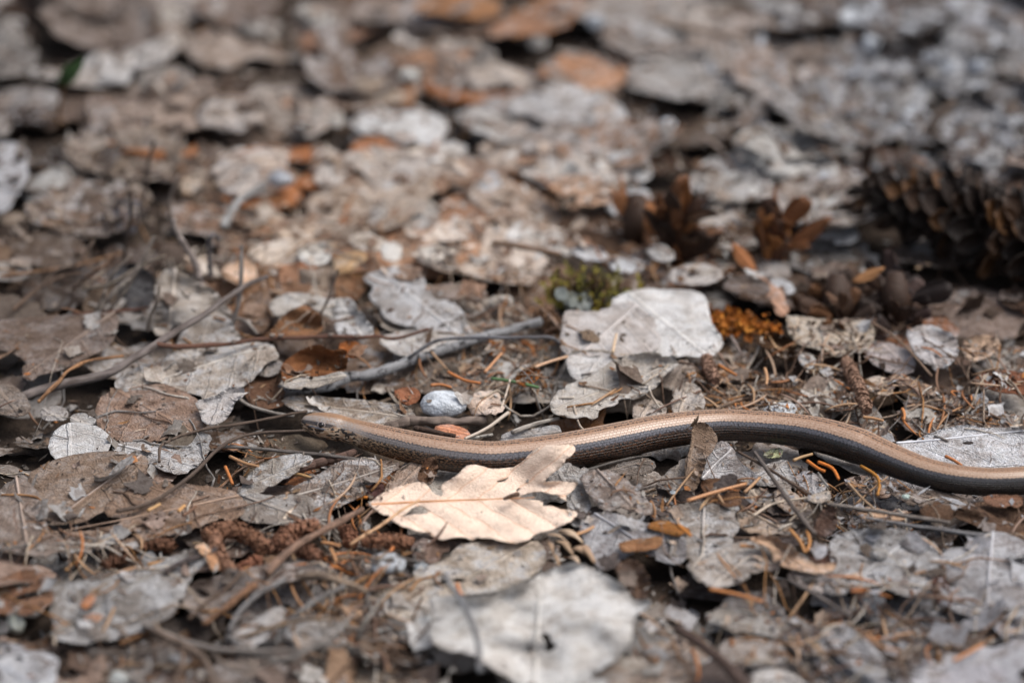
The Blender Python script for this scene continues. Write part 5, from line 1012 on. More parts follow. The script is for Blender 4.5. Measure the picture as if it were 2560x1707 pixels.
for lbl, t, p, cc in (('square pale chip of bark on the brown catkins', 7, '1350,625 1390,610 1425,655 1395,675', '#cfa684'), ('brown chip below the square pale bark chip', 7, '1420,690 1455,680 1490,770 1460,780', '#b98c69'), ('orange chip on the grey weathered leaf with dents', 7, '555,1030 590,1040 640,970 615,955', '#a9714c'), ('pink-orange chip below the dents of the weathered leaf', 7, '590,1110 640,1090 690,1105 640,1130', '#b18468'), ('rectangular orange chip on the broad brown leaf', 7, '850,30 920,15 930,35 860,45', '#bd8355')):
    leaf(t, lbl, p, cc, h=13, gy=.5, wr=.2, mat='plain', name='bark_chip', cat='bark chip', sp=.9, smooth=0, rag=.5, curl=.01)
# ---------------------------------------------------------------- litter that fills the floor between the leaves one can point to
PAL = [
 ['#5e4c42 #7d6b60 #8f8076 #4a3c34 #a39c97', '#857468 #9a8b80 #6b584b #aea49c #a5714f', '#a3958b #b3aba5 #8a776a #b27f5a #9c9694', '#a49b95 #8e8077 #b4b2b2 #7b6a5e #96928f', '#96969a #7b716c #a9abb0 #6d5d53 #8b8886'],
 ['#6b5a4f #87786d #4d3e35 #928378 #75604f', '#b5a597 #c2aa95 #9d7f69 #a8693f #cfc0b2', '#bda999 #a97f62 #cbbcb0 #8f7461 #d2cdc8', '#b1a79f #7b614e #6a4a34 #c0bdba #93603a', '#5c4b40 #6d5749 #8c7d74 #5b4639 #9a9694'],
 ['#83746a #94887e #8f6f58 #6d5c51 #b1a9a3', '#a59689 #8d7361 #b0a8a0 #a2673f #71604f', '#b3a89c #8d7868 #a9744c #b7b2ae #6f5b4c', '#937b69 #a59484 #7c6454 #b1a59b #85694f', '#92796a #a39990 #b6b2b2 #7a604f #9c6a4b'],
 ['#857a73 #97918d #6f6058 #8f7566 #a5a2a2', '#8e7f74 #a39a93 #7c6558 #a8764f #6d5d53', '#b2a79c #94816f #a0938a #8b7466 #bab6b2', '#9d958f #a5a1a1 #86776c #ad8f77 #706059', '#98959a #a3a1a4 #6c5a50 #867770 #8d8b8f']]
WORDS = {}
def greyer(h_, k2=.8):
    q = [int(h_[i:i+2], 16) for i in (1, 3, 5)]; g = sum(q)/3
    if (q[0]-q[2])/g > .5: k2 = .9
    return '#%02x%02x%02x' % tuple(min(250, int((g+(c-g)*k2)*(1.04 if g > 110 else .92))) for c in q)
def pal(px, py, r):
    row = 0 if py < 380 else 1 if py < 780 else 2 if py < 1200 else 3
    c = min(4, max(0, int((px+r.uniform(-150, 150))/512))); q = r.choice(PAL[row][c].split()); return greyer(q) if py > 820 else greyer(q, 1.08)
def bit(px, py, r):
    h_ = pal(px, py, r); q = [int(h_[i:i+2], 16) for i in (1, 3, 5)]; g = sum(q)/3; k2 = .62 if (q[0]-q[2])/g > .5 else .8
    return '#%02x%02x%02x' % tuple(int(g+(c-g)*k2) for c in q)
def colour_word(h):
    r_, g, b = (int(h[i:i+2], 16) for i in (1, 3, 5)); v = (r_+g+b)/3; sat = (r_-b)/max(1, v)
    if sat > .75: return 'rusty'
    if sat > .42: return 'tan' if v > 125 else 'brown'
    if sat > .2: return 'buff' if v > 150 else 'dun' if v > 110 else 'dark brown'
    return 'pale grey' if v > 165 else 'grey' if v > 130 else 'dark grey'

def proto_leaf(seed, detail=2.6):
    """loose leaf of about 45 mm lying round the origin, with tears, dents and a curl of its own: top vertices, triangles, uv"""
    r = random.Random(seed); kind = seed % 4; O = []
    Lh, Wd = 23, (20, 15, 18, 11)[kind]
    for i in range(46):
        a = 2*math.pi*i/46; x = math.cos(a)*Lh; y = math.sin(a)*Wd*(1-.22*math.cos(a))
        f = 1+.10*noise.noise(Vector((math.cos(a)*1.6, math.sin(a)*1.6, seed*3.7)))+.06*math.sin(a*15+seed)*(kind != 3)
        O.append((x*f, y*f))
    for _ in range(r.randint(0, 3)):                       # bites out of the rim
        c = O[r.randrange(46)]; rr = r.uniform(3, 9)
        O = [((x-c[0])*.2+c[0]*.62, (y-c[1])*.2+c[1]*.62) if math.hypot(x-c[0], y-c[1]) < rr else (x, y) for x, y in O]
    O = resample(O, detail*.7); O = [(x+noise.noise(Vector((x*.7, y*.7, seed)))*.7, y+noise.noise(Vector((x*.7, y*.7, seed+4)))*.7) for x, y in O]
    hl = []
    for _ in range(r.randint(0, 2)):
        cx, cy, rr = r.uniform(-12, 12), r.uniform(-7, 7), r.uniform(.9, 2.4); hl.append([(cx+math.cos(q)*rr*r.uniform(.6, 1.3), cy+math.sin(q)*rr*r.uniform(.5, 1.1)) for q in [k*.7 for k in range(9)]])
    Pn = [Vector(q) for q in O]; E = [(i, (i+1) % len(O)) for i in range(len(O))]
    for x in hl: b = len(Pn); Pn += [Vector(q) for q in x]; E += [(b+i, b+(i+1) % len(x)) for i in range(len(x))]
    y = -24
    while y < 24:
        x = -28
        while x < 28:
            q = (x+r.uniform(-.6, .6), y+r.uniform(-.6, .6))
            if inside(O, *q) and not any(inside(hh, *q) for hh in hl): Pn.append(Vector(q))
            x += detail
        y += detail*.87
    vv, ee, ff, *_ = geometry.delaunay_2d_cdt(Pn, E, [], 0, 1e-4)
    cu, cv, wr, tw = r.uniform(-.006, .012), r.uniform(-.012, .022), r.uniform(.9, 2.0), r.uniform(-.008, .008)
    T_ = []
    for v in vv:
        z = cu*v.x*v.x + cv*v.y*v.y + tw*v.x*v.y + wr*noise.noise(Vector((v.x*.07, v.y*.07, seed)))+wr*.6*noise.noise(Vector((v.x*.19, v.y*.19, seed)))+wr*.5*(1-2.4*abs(noise.noise(Vector((v.x*.06, v.y*.06, seed+2.2)))))-.35*math.exp(-abs(v.y)*.7)
        T_.append(Vector((v.x, v.y, z))*MM)
    F = []
    for f in ff:
        c = sum((vv[i] for i in f), Vector((0, 0)))/3
        if inside(O, c.x, c.y) and not any(inside(hh, c.x, c.y) for hh in hl):
            a, b, d = (vv[i] for i in f); F.append(tuple(f) if (b-a).cross(d-a) > 0 else (f[0], f[2], f[1]))
    used = sorted({i for f in F for i in f}); mp = {i: k2 for k2, i in enumerate(used)}
    return [T_[i] for i in used], [tuple(mp[i] for i in f) for f in F], [((vv[i].x+23)/10, vv[i].y/10) for i in used]
PROTO = []
for s in range(14):
    V, F, U = proto_leaf(s+1); n = len(V); th = Vector((0, 0, .0002)); cnt = {(f[i], f[(i+1) % 3]) for f in F for i in range(3)}
    rim = [(b, a, a+n, b+n) for a, b in cnt if (b, a) not in cnt]
    for mt in (['plain', 'mottled'], ['plain', 'brown'], ['mottled', 'rust'])[s % 3]:
        o = mesh_obj('fallen_leaf', V+[v-th for v in V], F+[(f[2]+n, f[1]+n, f[0]+n) for f in F]+rim, M[mt], None, None, '#ffffff', U+U)
        PROTO.append((o.data, V, F, mt)); bpy.data.objects.remove(o)
FORM = {'plain': 'weathered', 'mottled': 'blotched', 'brown': 'veiny', 'rust': 'crinkled'}
USED = {}
r3 = random.Random(77)
CORE = [(x, y, n) for x, y, n in [(820, 1055, "the slow worm's head"), (1240, 1150, 'the low bend of the worm'), (1810, 1065, "the worm's arched back"), (2400, 1200, "the worm's rear bend"), (1180, 1240, 'the peach beech leaf'), (1300, 1580, 'the bleached white leaf'), (1110, 1010, 'the quartz stone'), (1050, 890, 'the birch twig'), (420, 830, 'the forked twig'), (1470, 710, 'the moss clump'), (1820, 800, 'the orange lichen'), (1690, 520, 'the brush-like cone'), (1930, 590, 'the smaller cone stub'), (2350, 580, 'the spruce cone'), (2090, 740, 'the low cone remains'), (170, 190, 'the green seedling'), (640, 430, 'the cream shell-like leaf'), (460, 280, 'the domed pinkish leaf'), (1000, 320, 'the two-lobed white leaf'), (1430, 270, 'the fan-like grey-white leaf'), (1130, 30, 'the arched orange leaf'), (2120, 50, 'the big white stone'), (2260, 160, 'the three round stones'), (640, 1370, 'the brown catkins'), (970, 1405, 'the grey angular pebble'), (200, 1280, 'the large taupe leaf'), (300, 1480, 'the broad dented grey leaf'), (2200, 1380, 'the large speckled leaf with a pebble'), (2000, 1250, 'the crossing twigs'), (1700, 900, 'the scalloped warm-grey leaf'), (1630, 760, 'the white papery leaf'), (2330, 870, 'the whitish square leaf'), (2450, 300, 'the gravelly patch'), (120, 760, 'the shaded brown leaf'), (1900, 380, 'the big rounded white leaf'), (1130, 500, 'the tooth-like white chip'), (560, 740, 'the standing grey leaf'), (2460, 1090, 'the white flaking leaf'), (640, 1560, 'the fan of bare stems'), (1880, 1600, 'the dark thick twig')]]
def autolabel(px, py, hexc, form, what, tries=0):
    near = sorted(CORE, key=lambda c: math.hypot(c[0]-px, (c[1]-py)*1.5)); cw = colour_word(hexc)
    opts = []
    for a in near[:3]:
        rel = 'beyond' if a[1]-py > 45 else 'in front of' if py-a[1] > 45 else 'beside'
        for b in near[:5]:
            if b is not a: opts.append(f'{cw} {form} {what} {rel} {a[2]}, towards {b[2]}')
        opts.insert(0, f'{cw} {form} {what} {rel} {a[2]}')
    for o in opts:
        if len(o.split()) <= 16 and o not in USED: USED[o] = 1; return o
    return None
for bx in ((1030, 955, 1180, 1070), (910, 1370, 1030, 1440), (690, 1020, 800, 1130), (1000, 1050, 1620, 1120), (1750, 745, 1990, 870), (1380, 630, 1550, 790), (1060, 1090, 1240, 1180), (780, 1000, 1000, 1090)):
    CLEAN.append(([(bx[0], bx[1]), (bx[2], bx[1]), (bx[2], bx[3]), (bx[0], bx[3])], .72))
CLEANB = [(p, q, (min(a[0] for a in p), min(a[1] for a in p), max(a[0] for a in p), max(a[1] for a in p))) for p, q in CLEAN]
def frame(px, py, m=60): return -m < px < 2560+m and -m < py < 1707+m
# floor leaves: a jittered lattice over the ground in view
placed = []; PLACED_PX = []
cells = []
y = .545
while y < 1.075:
    hw = (.5*0.36*math.hypot(y, CAMH))*1.12
    x = -hw
    while x < hw:
        cells.append((x+r3.uniform(-.011, .011), y+r3.uniform(-.011, .011))); x += .028
    y += .0265
r3.shuffle(cells)
def place_leaf(x, y, big):
    px, py = PX(Vector((x, y, .003)))
    me, V, F, mt = r3.choice(PROTO); far = py < 560; sc = r3.uniform(.62, 1.1)*(1.2 if far else 1) if big else r3.uniform(.35, .7)
    tilt = R(5.5 if far else 4.5); z = r3.uniform(.001, .0042) + (r3.uniform(0, .003) if far else 0)
    rot = Matrix.Rotation(r3.gauss(0, 1)*tilt, 4, 'X') @ Matrix.Rotation(r3.gauss(0, 1)*tilt, 4, 'Y') @ Matrix.Rotation(r3.uniform(0, 6.283), 4, 'Z')
    if r3.random() < .35: rot = rot @ Matrix.Rotation(math.pi, 4, 'X')
    mat = Matrix.Translation((x, y, z)) @ rot @ Matrix.Diagonal((sc, sc, sc*(.8 if not far else 1.1), 1))
    W = [mat @ v for v in V]; top = max(w_.z for w_ in W)
    lim = .010 if not far else .017
    if top > lim: mat = Matrix.Translation((0, 0, lim-top)) @ mat; W = [w_+Vector((0, 0, lim-top)) for w_ in W]
    if any(near_worm(w_.x, w_.y, 0) and w_.z > .0065 for w_ in W[::7]): mat = Matrix.Translation((0, 0, -.005)) @ mat; W = [w_-Vector((0, 0, .005)) for w_ in W]
    hexc = pal(px, py, r3); dk = r3.uniform(.82, 1.06); hexc = '#%02x%02x%02x' % tuple(min(255, int(int(hexc[i:i+2], 16)*dk)) for i in (1, 3, 5))
    solid_add(W, F)
    return me, mat, hexc, mt, px, py
LEAFQ = [place_leaf(x, y, i % 5 != 0) for i, (x, y) in enumerate(cells)]

BVH = BVHTree.FromPolygons(SV, SF)
DOWN = Vector((0, 0, -1))
def drop(x, y):
    h = BVH.ray_cast(Vector((x, y, .2)), DOWN)
    return (h[0], h[1] if h[1].z > 0 else -h[1]) if h[0] else (Vector((x, y, 0)), Vector((0, 0, 1)))
# only the floor leaves that show stay things of their own; the hidden rest is dropped
def shows(me, mat, n=26):
    vs_ = me.vertices; m = len(vs_)//2; c = 0
    for i in range(0, m, max(1, m//n)):
        p = mat @ vs_[i].co; q = PX(p)
        if not frame(*q, 0): continue
        d = (p-CAM); h = BVH.ray_cast(CAM, d.normalized())
        if h[0] and (h[0]-CAM).length > d.length-.0012 and not near_worm(p.x, p.y, -.002): c += 1
    return c
cand = sorted(((shows(me, mat), i) for i, (me, mat, *_) in enumerate(LEAFQ)), reverse=True)
n_ind = 0; room = 298-sum(1 for q in COL.objects if q.name.startswith('fallen_leaf'))
BV, BF, BC = [], [], []
for c, i in cand:
    me, mat, hexc, mt, px, py = LEAFQ[i]
    if c < 1: continue
    if n_ind >= room:
        m = len(me.vertices); e = len(BV); BV += [mat @ v.co for v in me.vertices]; BF += [tuple(e+q for q in p.vertices) for p in me.polygons]; BC += [lin(hexc)]*m
        continue
    o = bpy.data.objects.new('fallen_leaf', me); COL.objects.link(o); o.matrix_world = mat; o.color = lin(hexc)
    lb = autolabel(px, py, hexc, FORM[mt], 'leaf') or f'{colour_word(hexc)} {FORM[mt]} leaf low in the litter'
    tag(o, lb, 'leaf', 'loose leaves on the forest floor'); n_ind += 1
o = mesh_obj('buried_leaves', BV, BF, M['chips'], (0, .75, 0), None, '#ffffff', None, True, BC); o['kind'] = 'stuff'
print('floor leaves kept', n_ind, 'of', len(LEAFQ))

# ---------------------------------------------------------------- spruce needles
def needle_mesh(seed, L_=.015):
    r = random.Random(seed); k2 = r.uniform(-.13, .13); k3 = r.uniform(-.08, .16); n = 8; P_ = []
    for i in range(n): f = i/(n-1)*2-1; P_.append(Vector((f*.5*L_, k2*L_*(f*f-.4), k3*L_*(1-f*f)*.4)))
    V, F, U = tube(P_, [.00037*(1-.75*abs(i/(n-1)*2-1)**4) for i in range(n)], 5, 0, 0, .75)
    return V, F, P_
NM = []
for s in range(9):
    V, F, P_ = needle_mesh(s); o = mesh_obj('fallen_needle', V, F, M['needle']); NM.append((o.data, V, F)); bpy.data.objects.remove(o)
NC = ['#a07550', '#9a6742', '#ad8a69', '#7d5e49', '#b3957c', '#8c7160', '#6c5142', '#b3713d']
def needle_matrix(x, y, yaw, s):
    d = Vector((math.cos(yaw), math.sin(yaw), 0)); hl_ = .0062*s
    a, b, c = drop(x-d.x*hl_, y-d.y*hl_)[0], drop(x+d.x*hl_, y+d.y*hl_)[0], drop(x, y)[0]
    dz = max(-.006, min(.006, b.z-a.z)); z = max(c.z, (a.z+b.z)/2)+.00045
    pit = math.atan2(dz, 2*hl_)
    return Matrix.Translation((x, y, z)) @ Matrix.Rotation(yaw, 4, 'Z') @ Matrix.Rotation(-pit, 4, 'Y') @ Matrix.Rotation(r3.uniform(-.5, .5), 4, 'X') @ Matrix.Diagonal((s, 1, 1, 1))
def clean_hit(x, y):
    return clean_at(*PX(drop(x, y)[0]))
def clean_at(px, py):
    b = 0
    for poly, prob, (x0, y0, x1, y1) in CLEANB:
        if x0 < px < x1 and y0 < py < y1 and prob > b and inside(poly, px, py): b = prob
    return b
# needle density (per source pixel place): thick in the gaps around the worm, thin on the far leaves
HOT = [(1250, 905, 170, 90, 1.0), (1950, 960, 330, 120, .9), (900, 1330, 150, 70, .9), (900, 1420, 170, 70, .9), (2120, 1210, 170, 80, .8), (930, 1540, 160, 110, .8), (1560, 690, 300, 60, .35), (780, 1120, 110, 60, .6), (230, 1390, 160, 60, .6), (1250, 760, 220, 110, .6), (2250, 1570, 260, 100, .6), (2420, 1010, 140, 130, .7), (1700, 1290, 260, 60, .4), (1330, 700, 150, 60, .5), (700, 620, 260, 90, .45), (1900, 1640, 500, 60, .4)]
def heat(px, py):
    v = .05 if py > 560 else .03
    for hx, hy, sx_, sy_, k2 in HOT: v = max(v, k2*math.exp(-((px-hx)/sx_)**2-((py-hy)/sy_)**2))
    return v
def rand_px():
    while True:
        px, py = r3.uniform(-30, 2590), r3.uniform(250, 1740)
        if r3.random() < heat(px, py)*(py/1700)**.3 and r3.random() > clean_at(px, py): return px, py
# placed by hand where the photograph shows single needles
HAND = [(9, '870,40 940,90 990,112', 'thick bright orange needle, lower of two under the worm\'s side', '#c4722e', 11), (9, '945,48 1040,90 1085,165', 'bright orange bent needle, upper of two under the worm\'s side', '#c9742c', 11), (9, '1235,75 1340,140 1365,205 1350,275', 'bent golden-brown needle hooked under the worm\'s rear bend', '#a8722f', 9), (9, '750,510 820,590 855,665', 'orange-brown needle slanting beside the tan leaf shaving', '#b58150', 11), (9, '868,515 888,600 868,655', 'orange-brown needle parted from its twin by the dark leaf curl', '#b07b48', 11), (9, '200,915 380,950 565,1000', 'long orange needle across the front of the buff-grey leaf', '#c07f4c', 11), (9, '1275,1215 1360,1300 1505,1340', 'pale brown bent needle at the speckled leaf in the near corner', '#a47a58', 11), (9, '1870,1405 1970,1350 2075,1295', 'thick out-of-focus orange needle in the near corner', '#b5794a', 11), (9, '1815,8 1870,35 1925,72', 'short orange needle on the white flaking leaf behind the worm', '#bb7748', 9), (9, '410,618 460,622 512,628', 'short orange needle on the buff-grey leaf', '#bb8452', 12), (9, '1170,928 1220,930 1268,928', 'short rust needle beside the dark ball pebble', '#a8673a', 11), (9, '-10,480 30,515 75,552', 'orange needle on the big pale grey leaf', '#bf7a36', 12), (9, '775,38 830,15 905,-6', 'pale brown needle in the worm\'s shadow', '#a98862', 9), (9, '50,312 250,250 455,195', 'straight tan needle crossing the folded orange-brown leaf', '#c59066', 13), (9, '440,255 490,210 545,155', 'tan grooved needle leaning below the skeleton leaf', '#b08a68', 11), (5, '1035,1028 1120,1038 1200,1052', 'green needle, longer of two in the orange needle litter', '#56724a', 11), (5, '1270,1068 1310,1078 1358,1090', 'green needle tip, shorter of two in the orange needle litter', '#5f7d50', 11), (5, '990,985 1040,930 1105,855', 'thick tan needle standing in the orange needle litter', '#bd8a63', 11), (5, '1330,952 1430,915 1555,878', 'long pale tan needle reaching to the grey dented leaf', '#c6a080', 12), (5, '1865,850 1875,790 1890,725', 'pale needle stuck upright in the grey dented leaf', '#cdb193', 14), (5, '740,985 850,1040 960,1060', 'orange needle near the quartz stone', '#bc7440', 10), (5, '620,1075 690,1070 760,1090', 'broad orange needle above the quartz stone', '#b97848', 9), (6, '265,935 320,970 385,1005', 'orange needle in the brown litter by the white papery leaf', '#b5743e', 9), (6, '580,960 595,1020 590,1070', 'upright tan needle in the brown litter', '#b88d67', 10), (6, '1520,1235 1535,1275 1530,1312', 'short orange upright needle behind the worm\'s falling bend', '#bd7c48', 10), (6, '1250,1292 1320,1300 1390,1318', 'tan curved needle just behind the worm\'s falling bend', '#b18660', 9), (8, '110,300 150,287 188,292', 'glowing orange needle beside the beech leaf stalk', '#cf7f2c', 8.5), (8, '1610,545 1680,520 1735,490', 'tan needle at the lower tip of the beech leaf', '#bd9068', 10), (8, '800,880 815,930 835,955', 'orange needle in a hole of the yellowish crusty leaf', '#ba7442', 10), (8, '300,680 340,660 365,630', 'orange needle tip above the grey angular pebble', '#b8703c', 9), (7, '1540,80 1570,150 1590,200', 'orange needle wedged between two grey leaves', '#b8723c', 8), (7, '1930,145 2030,130 2130,158', 'long tan needle under the skeletonised leaf', '#b08a5e', 9), (7, '1570,10 1670,55 1770,80', 'tan needle by the orange crumbs before the worm\'s head', '#a87f5a', 10), (7, '1010,380 1050,360 1095,335', 'tan needle on the torn brown leaf near its stalk', '#bd9566', 12), (7, '1220,385 1240,365 1262,345', 'short bright needle on the torn brown leaf', '#c3935e', 12), (7, '1250,415 1290,390 1340,350', 'dark brown needle on the torn brown leaf', '#6d4d38', 12), (7, '1010,750 1080,735 1165,718', 'golden needle lying over the hollow behind the weathered grey leaf', '#a8783f', 10), (7, '800,808 870,785 940,765', 'tan needle at the hollow\'s brown floor', '#9c7450', 8), (7, '450,790 510,730 575,705', 'tan needle in the black gap under the taupe leaf', '#a07a50', 7), (7, '2260,640 2285,690 2300,735', 'tan needle standing at the cluster of catkins', '#b4855c', 9), (7, '2200,595 2260,605 2325,620', 'tan needle at the end of the thick catkin', '#b38258', 10)]
hn = 0
for t, path, lb, cc, h in HAND:
    o = stick(t, lb, path, cc, (.5, .42), h, 'needle', 'fallen_needle', 'needle', 5, 0, None, 'single needles on the litter', 0, 9); hn += 1
NLAB = [(lambda x, y: y < 640, 'blurred tan spruce needle lying on the litter far behind the worm'), (lambda x, y: y < 1000 and x < 900, 'thin brown needle in the litter around the forked twig'), (lambda x, y: y < 1020 and x < 1560, 'small orange needle in the litter between moss clump, birch twig and worm'), (lambda x, y: y < 1120 and x >= 1560, 'brown needle in the loose litter behind the worm\'s arched back'), (lambda x, y: y < 1250 and x < 1100, 'thin needle on the leaves around and below the worm\'s head'), (lambda x, y: y < 1330 and x >= 1560, 'tan needle in the litter close in front of the worm\'s rear half'), (lambda x, y: x < 760, 'brown needle on the leaves around the catkins and bent stems'), (lambda x, y: x < 1560, 'orange needle around the beech leaf and the bleached white leaf'), (lambda x, y: True, 'brown needle on the speckled grey leaves in the near corner')]
NV_, NF_, NCOL = [], [], []
total, indiv = 330, 215
spots = []
while len(spots) < total:
    px, py = rand_px(); g = P(px, py, .006)
    if not near_worm(g.x, g.y, .004) and r3.random() > clean_hit(g.x, g.y): spots.append((g.x, g.y, px, py))
spots.sort(key=lambda q: -q[3]*(1 if 900 < q[3] < 1450 else .5))
for i, (x, y, px, py) in enumerate(spots):
    mat = needle_matrix(x, y, r3.uniform(0, 6.283), r3.uniform(.45, 1.0)); me, V, F = r3.choice(NM); cc = r3.choice(NC)
    if i < indiv:
        o = bpy.data.objects.new('fallen_needle', me); COL.objects.link(o); o.matrix_world = mat; o.color = lin(cc)
        lg = mat.to_scale().x; fm = 'long' if lg > .95 else 'short' if lg < .68 else 'middling'
        tag(o, autolabel(px, py, cc, fm, 'needle') or next(l for f, l in NLAB if f(px, py)), 'needle', 'spruce needles strewn on the litter')
    else:
        e = len(NV_); NV_ += [mat @ v for v in V]; NF_ += [tuple(e+q for q in f) for f in F]; NCOL += [lin(cc)]*len(V)
o = mesh_obj('needle_litter', NV_, NF_, M['chipneedle'], (0, .75, 0), None, '#ffffff', None, True, NCOL); o['kind'] = 'stuff'

# ---------------------------------------------------------------- crumbs of leaf, bark and soil
def crumbs(name, n, pick, size, seed, lift=.0003, cols=None, flat=(.25, .8)):
    r = random.Random(seed); V, F, C = [], [], []
    for _ in range(n):
        q = pick(r)
        if q is None: continue
        x, y, px, py = q
        if near_worm(x, y, .001): continue
        p, nr = drop(x, y)
        if r.random() < clean_at(*PX(p)): continue
        s = r.uniform(*size)*(.6+.8*r.random()**2)
        nr = (nr+Vector((r.gauss(0, .35), r.gauss(0, .35), 0))).normalized(); a = nr.orthogonal().normalized(); a = Matrix.Rotation(r.uniform(0, 6.28), 3, nr) @ a; b = nr.cross(a)
        m = r.randint(4, 6); e = len(V); asp = r.uniform(*flat); cu = r.uniform(-.35, .6)*s; p = p+nr*(lift+max(0, cu)*.2)
        V.append(p)
        for k2 in range(m):
            an = 2*math.pi*(k2+r.uniform(-.25, .25))/m; rr = s*r.uniform(.45, 1.3); ca, sa = math.cos(an)*rr, math.sin(an)*rr*asp
            V.append(p+a*ca+b*sa+nr*(cu*(ca/s)**2))
        F += [(e, e+1+k2, e+1+(k2+1) % m) for k2 in range(m)]
        h = (r.choice(cols) if cols else bit(px, py, r)); k3 = r.uniform(.65, 1.2); C += [tuple(c*k3 for c in lin(h)[:3])+(1.0,)]*(m+1)
    o = mesh_obj(name, V, F, M['chips'], (0, .75, 0), None, '#ffffff', None, True, C); o['kind'] = 'stuff'; return o
def pick_hot(r):
    px, py = rand_px(); g = P(px, py, .005); return g.x, g.y, px, py
def pick_any(r):
    px, py = r.uniform(-60, 2620), r.uniform(-60, 1760)
    if r.random() < clean_at(px, py)+ .25*(py < 500): return None
    g = P(px, py, .005); return g.x, g.y, px, py
def fragments(n, pick, size, seed):
    r = random.Random(seed); V, F, C = [], [], []
    for _ in range(n):
        q = pick(r)
        if q is None: continue
        x, y, px, py = q; sc = r.uniform(*size)*(.5+r.random()**2)
        if near_worm(x, y, .010*sc+.002): continue
        p, nr = drop(x, y)
        if r.random() < clean_at(*PX(p))*1.1: continue
        pv, pf, _ = r.choice(FRAG); up = (nr+Vector((r.gauss(0, .28), r.gauss(0, .28), .6))).normalized(); qn = up.to_track_quat('Z', 'Y').to_matrix().to_4x4()
        cut = r.uniform(-12, 8)*MM; cy = r.uniform(-10, 10)*MM
        keep = [f for f in pf if all(pv[i].x < cut+8*MM and pv[i].x > cut-14*MM and abs(pv[i].y-cy) < 9*MM for i in f)]
        if len(keep) < 5: continue
        ctr = Vector((cut-3*MM, cy, 0)); mat = Matrix.Translation(p+nr*.0009) @ qn @ Matrix.Rotation(r.uniform(0, 6.28), 4, 'Z') @ Matrix.Diagonal((sc, sc, sc*2.2, 1)) @ Matrix.Translation(-ctr)
        us = sorted({i for f in keep for i in f}); mp = {i: k2 for k2, i in enumerate(us)}; e = len(V); mid = sum(pv[i].z for i in us)/len(us)
        V += [mat @ (pv[i]-Vector((0, 0, mid))) for i in us]; F += [tuple(e+mp[i] for i in f) for f in keep]; k3 = r.uniform(.7, 1.25); C += [tuple(c*k3 for c in lin(bit(px, py, r))[:3])+(1.0,)]*len(us)
    o = mesh_obj('leaf_fragments', V, F, M['chips'], (0, .75, 0), None, '#ffffff', None, True, C); o['kind'] = 'stuff'
FRAG = [proto_leaf(s+70, 3.0) for s in range(10)]
def pick_frag(r):
    px, py = r.uniform(-60, 2620), r.uniform(-60, 1760); g = P(px, py, .006)
    if py < 560 and r.random() < .75: return None
    return g.x, g.y, px, py
fragments(1900, pick_frag, (.14, .42), 31)
def pick_far(r):
    px, py = r.uniform(-60, 2620), r.uniform(-60, 640); g = P(px, py, .005); return g.x, g.y, px, py
crumbs('far_leaf_flakes', 2600, pick_far, (.0010, .0036), 8)
crumbs('leaf_crumbs', 11000, pick_hot, (.0004, .0016), 1)
crumbs('leaf_flakes', 7000, pick_any, (.0004, .0017), 2)
crumbs('straw_bits', 3600, pick_any, (.0014, .0042), 9, .0004, None, (.07, .2))
crumbs('brown_straw_bits', 2600, pick_hot, (.0012, .0036), 10, .0004, ['#a58768', '#8a6a50', '#6b5140', '#b79c80', '#9c744f', '#cbb9a6', '#55443a'], (.07, .22))
crumbs('far_straw_bits', 2400, pick_far, (.0022, .0062), 12, .0005, None, (.08, .25))
crumbs('bark_crumbs', 3500, pick_hot, (.0004, .0013), 3, cols=['#3b2c23', '#5a4334', '#7a5338', '#9c683c', '#b5794a', '#2c221c', '#c7b7a6'])
def pick_gravel(r):
    px, py = r.gauss(2330, 190), r.gauss(190, 130); g = P(px, py, .005); return g.x, g.y, px, py
crumbs('pale_gravel', 700, pick_gravel, (.002, .0055), 4, cols=['#a9abb0', '#b9bcc2', '#8b8d92', '#77736f', '#9a9ca1', '#6b5f57'])
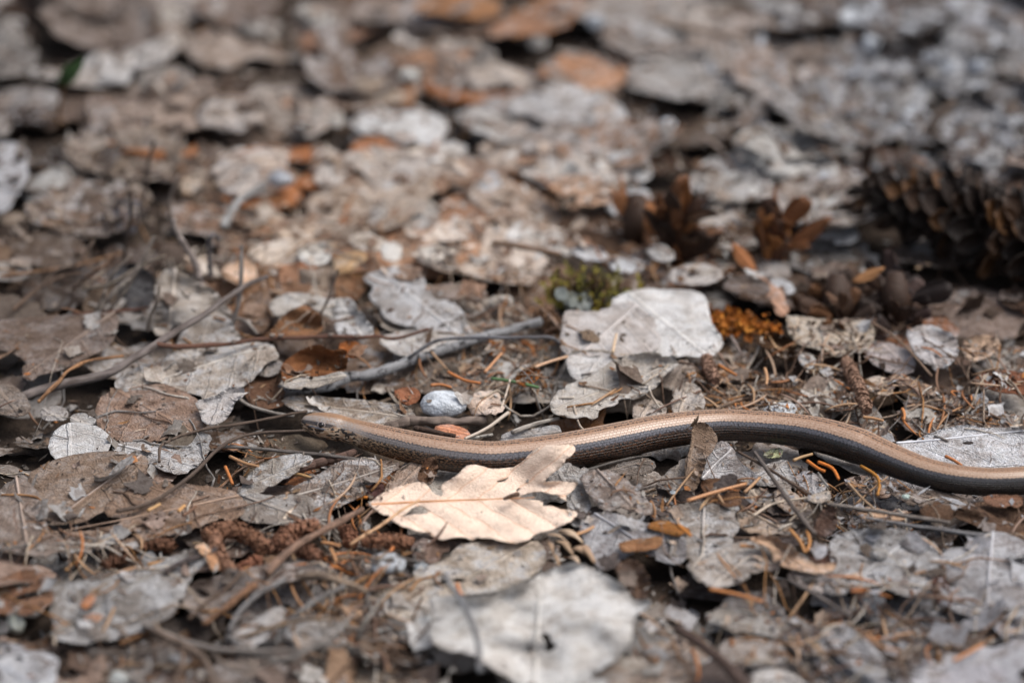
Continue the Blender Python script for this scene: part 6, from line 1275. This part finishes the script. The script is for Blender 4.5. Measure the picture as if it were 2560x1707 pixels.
# fine fibres and rootlets
V, F, C = [], [], []
for i in range(1000):
    px, py = rand_px() if i % 3 else (r3.uniform(0, 2560), r3.uniform(600, 1707)); g = P(px, py, .006)
    if near_worm(g.x, g.y, .003) or r3.random() < clean_at(px, py): continue
    yaw = r3.uniform(0, 6.28); L_ = r3.uniform(.008, .030); n = 9; pp = []
    for j in range(n):
        f = j/(n-1); x, y = g.x+math.cos(yaw)*L_*(f-.5), g.y+math.sin(yaw)*L_*(f-.5); yaw += r3.gauss(0, .12); pp.append(Vector((x, y, drop(x, y)[0].z+.0004)))
    if any(near_worm(q.x, q.y, .002) for q in pp): continue
    if max(clean_at(*PX(q)) for q in pp) > .9: continue
    for _ in range(3): pp = [pp[0]]+[Vector((pp[j].x, pp[j].y, max(pp[j].z, (pp[j-1].z+pp[j+1].z)/2))) for j in range(1, n-1)]+[pp[-1]]
    rr = r3.uniform(.00012, .00040); tv, tf, _ = tube(pp, [rr*(1-.5*j/n) for j in range(n)], 5); e = len(V); V += tv; F += [tuple(e+q for q in f) for f in tf]; C += [lin(r3.choice(['#b7a896', '#9a8776', '#7a6252', '#c3b9ad', '#8f8a86', '#6a5547', '#a5794f']))]*len(tv)
o = mesh_obj('root_fibres', V, F, M['chipneedle'], (0, .75, 0), None, '#ffffff', None, True, C); o['kind'] = 'stuff'

# ---------------------------------------------------------------- the same floor going on round the frame
LOWV = [proto_leaf(s+40, 5.5) for s in range(6)]
V, F, C = [], [], []
r4 = random.Random(5)
for i in range(2600):
    x, y = r4.uniform(-.62, .62), r4.uniform(.30, 1.75)
    px, py = PX(Vector((x, y, .003)))
    if frame(px, py, -40 if False else 20): continue
    pv, pf, _ = r4.choice(LOWV); sc = r4.uniform(.5, 1.1); t_ = R(8)
    mat = Matrix.Translation((x, y, r4.uniform(.001, .009))) @ Matrix.Rotation(r4.gauss(0, 1)*t_, 4, 'X') @ Matrix.Rotation(r4.gauss(0, 1)*t_, 4, 'Y') @ Matrix.Rotation(r4.uniform(0, 6.28), 4, 'Z') @ Matrix.Diagonal((sc, sc, sc, 1))
    e = len(V); V += [mat @ v for v in pv]; F += [tuple(e+q for q in f) for f in pf]; cc = lin(pal(min(2559, max(0, px)), py, r4)); C += [cc]*len(pv)
o = mesh_obj('leaf_litter', V, F, M['chips'], (0, .75, 0), None, '#ffffff', None, True, C); o['kind'] = 'stuff'
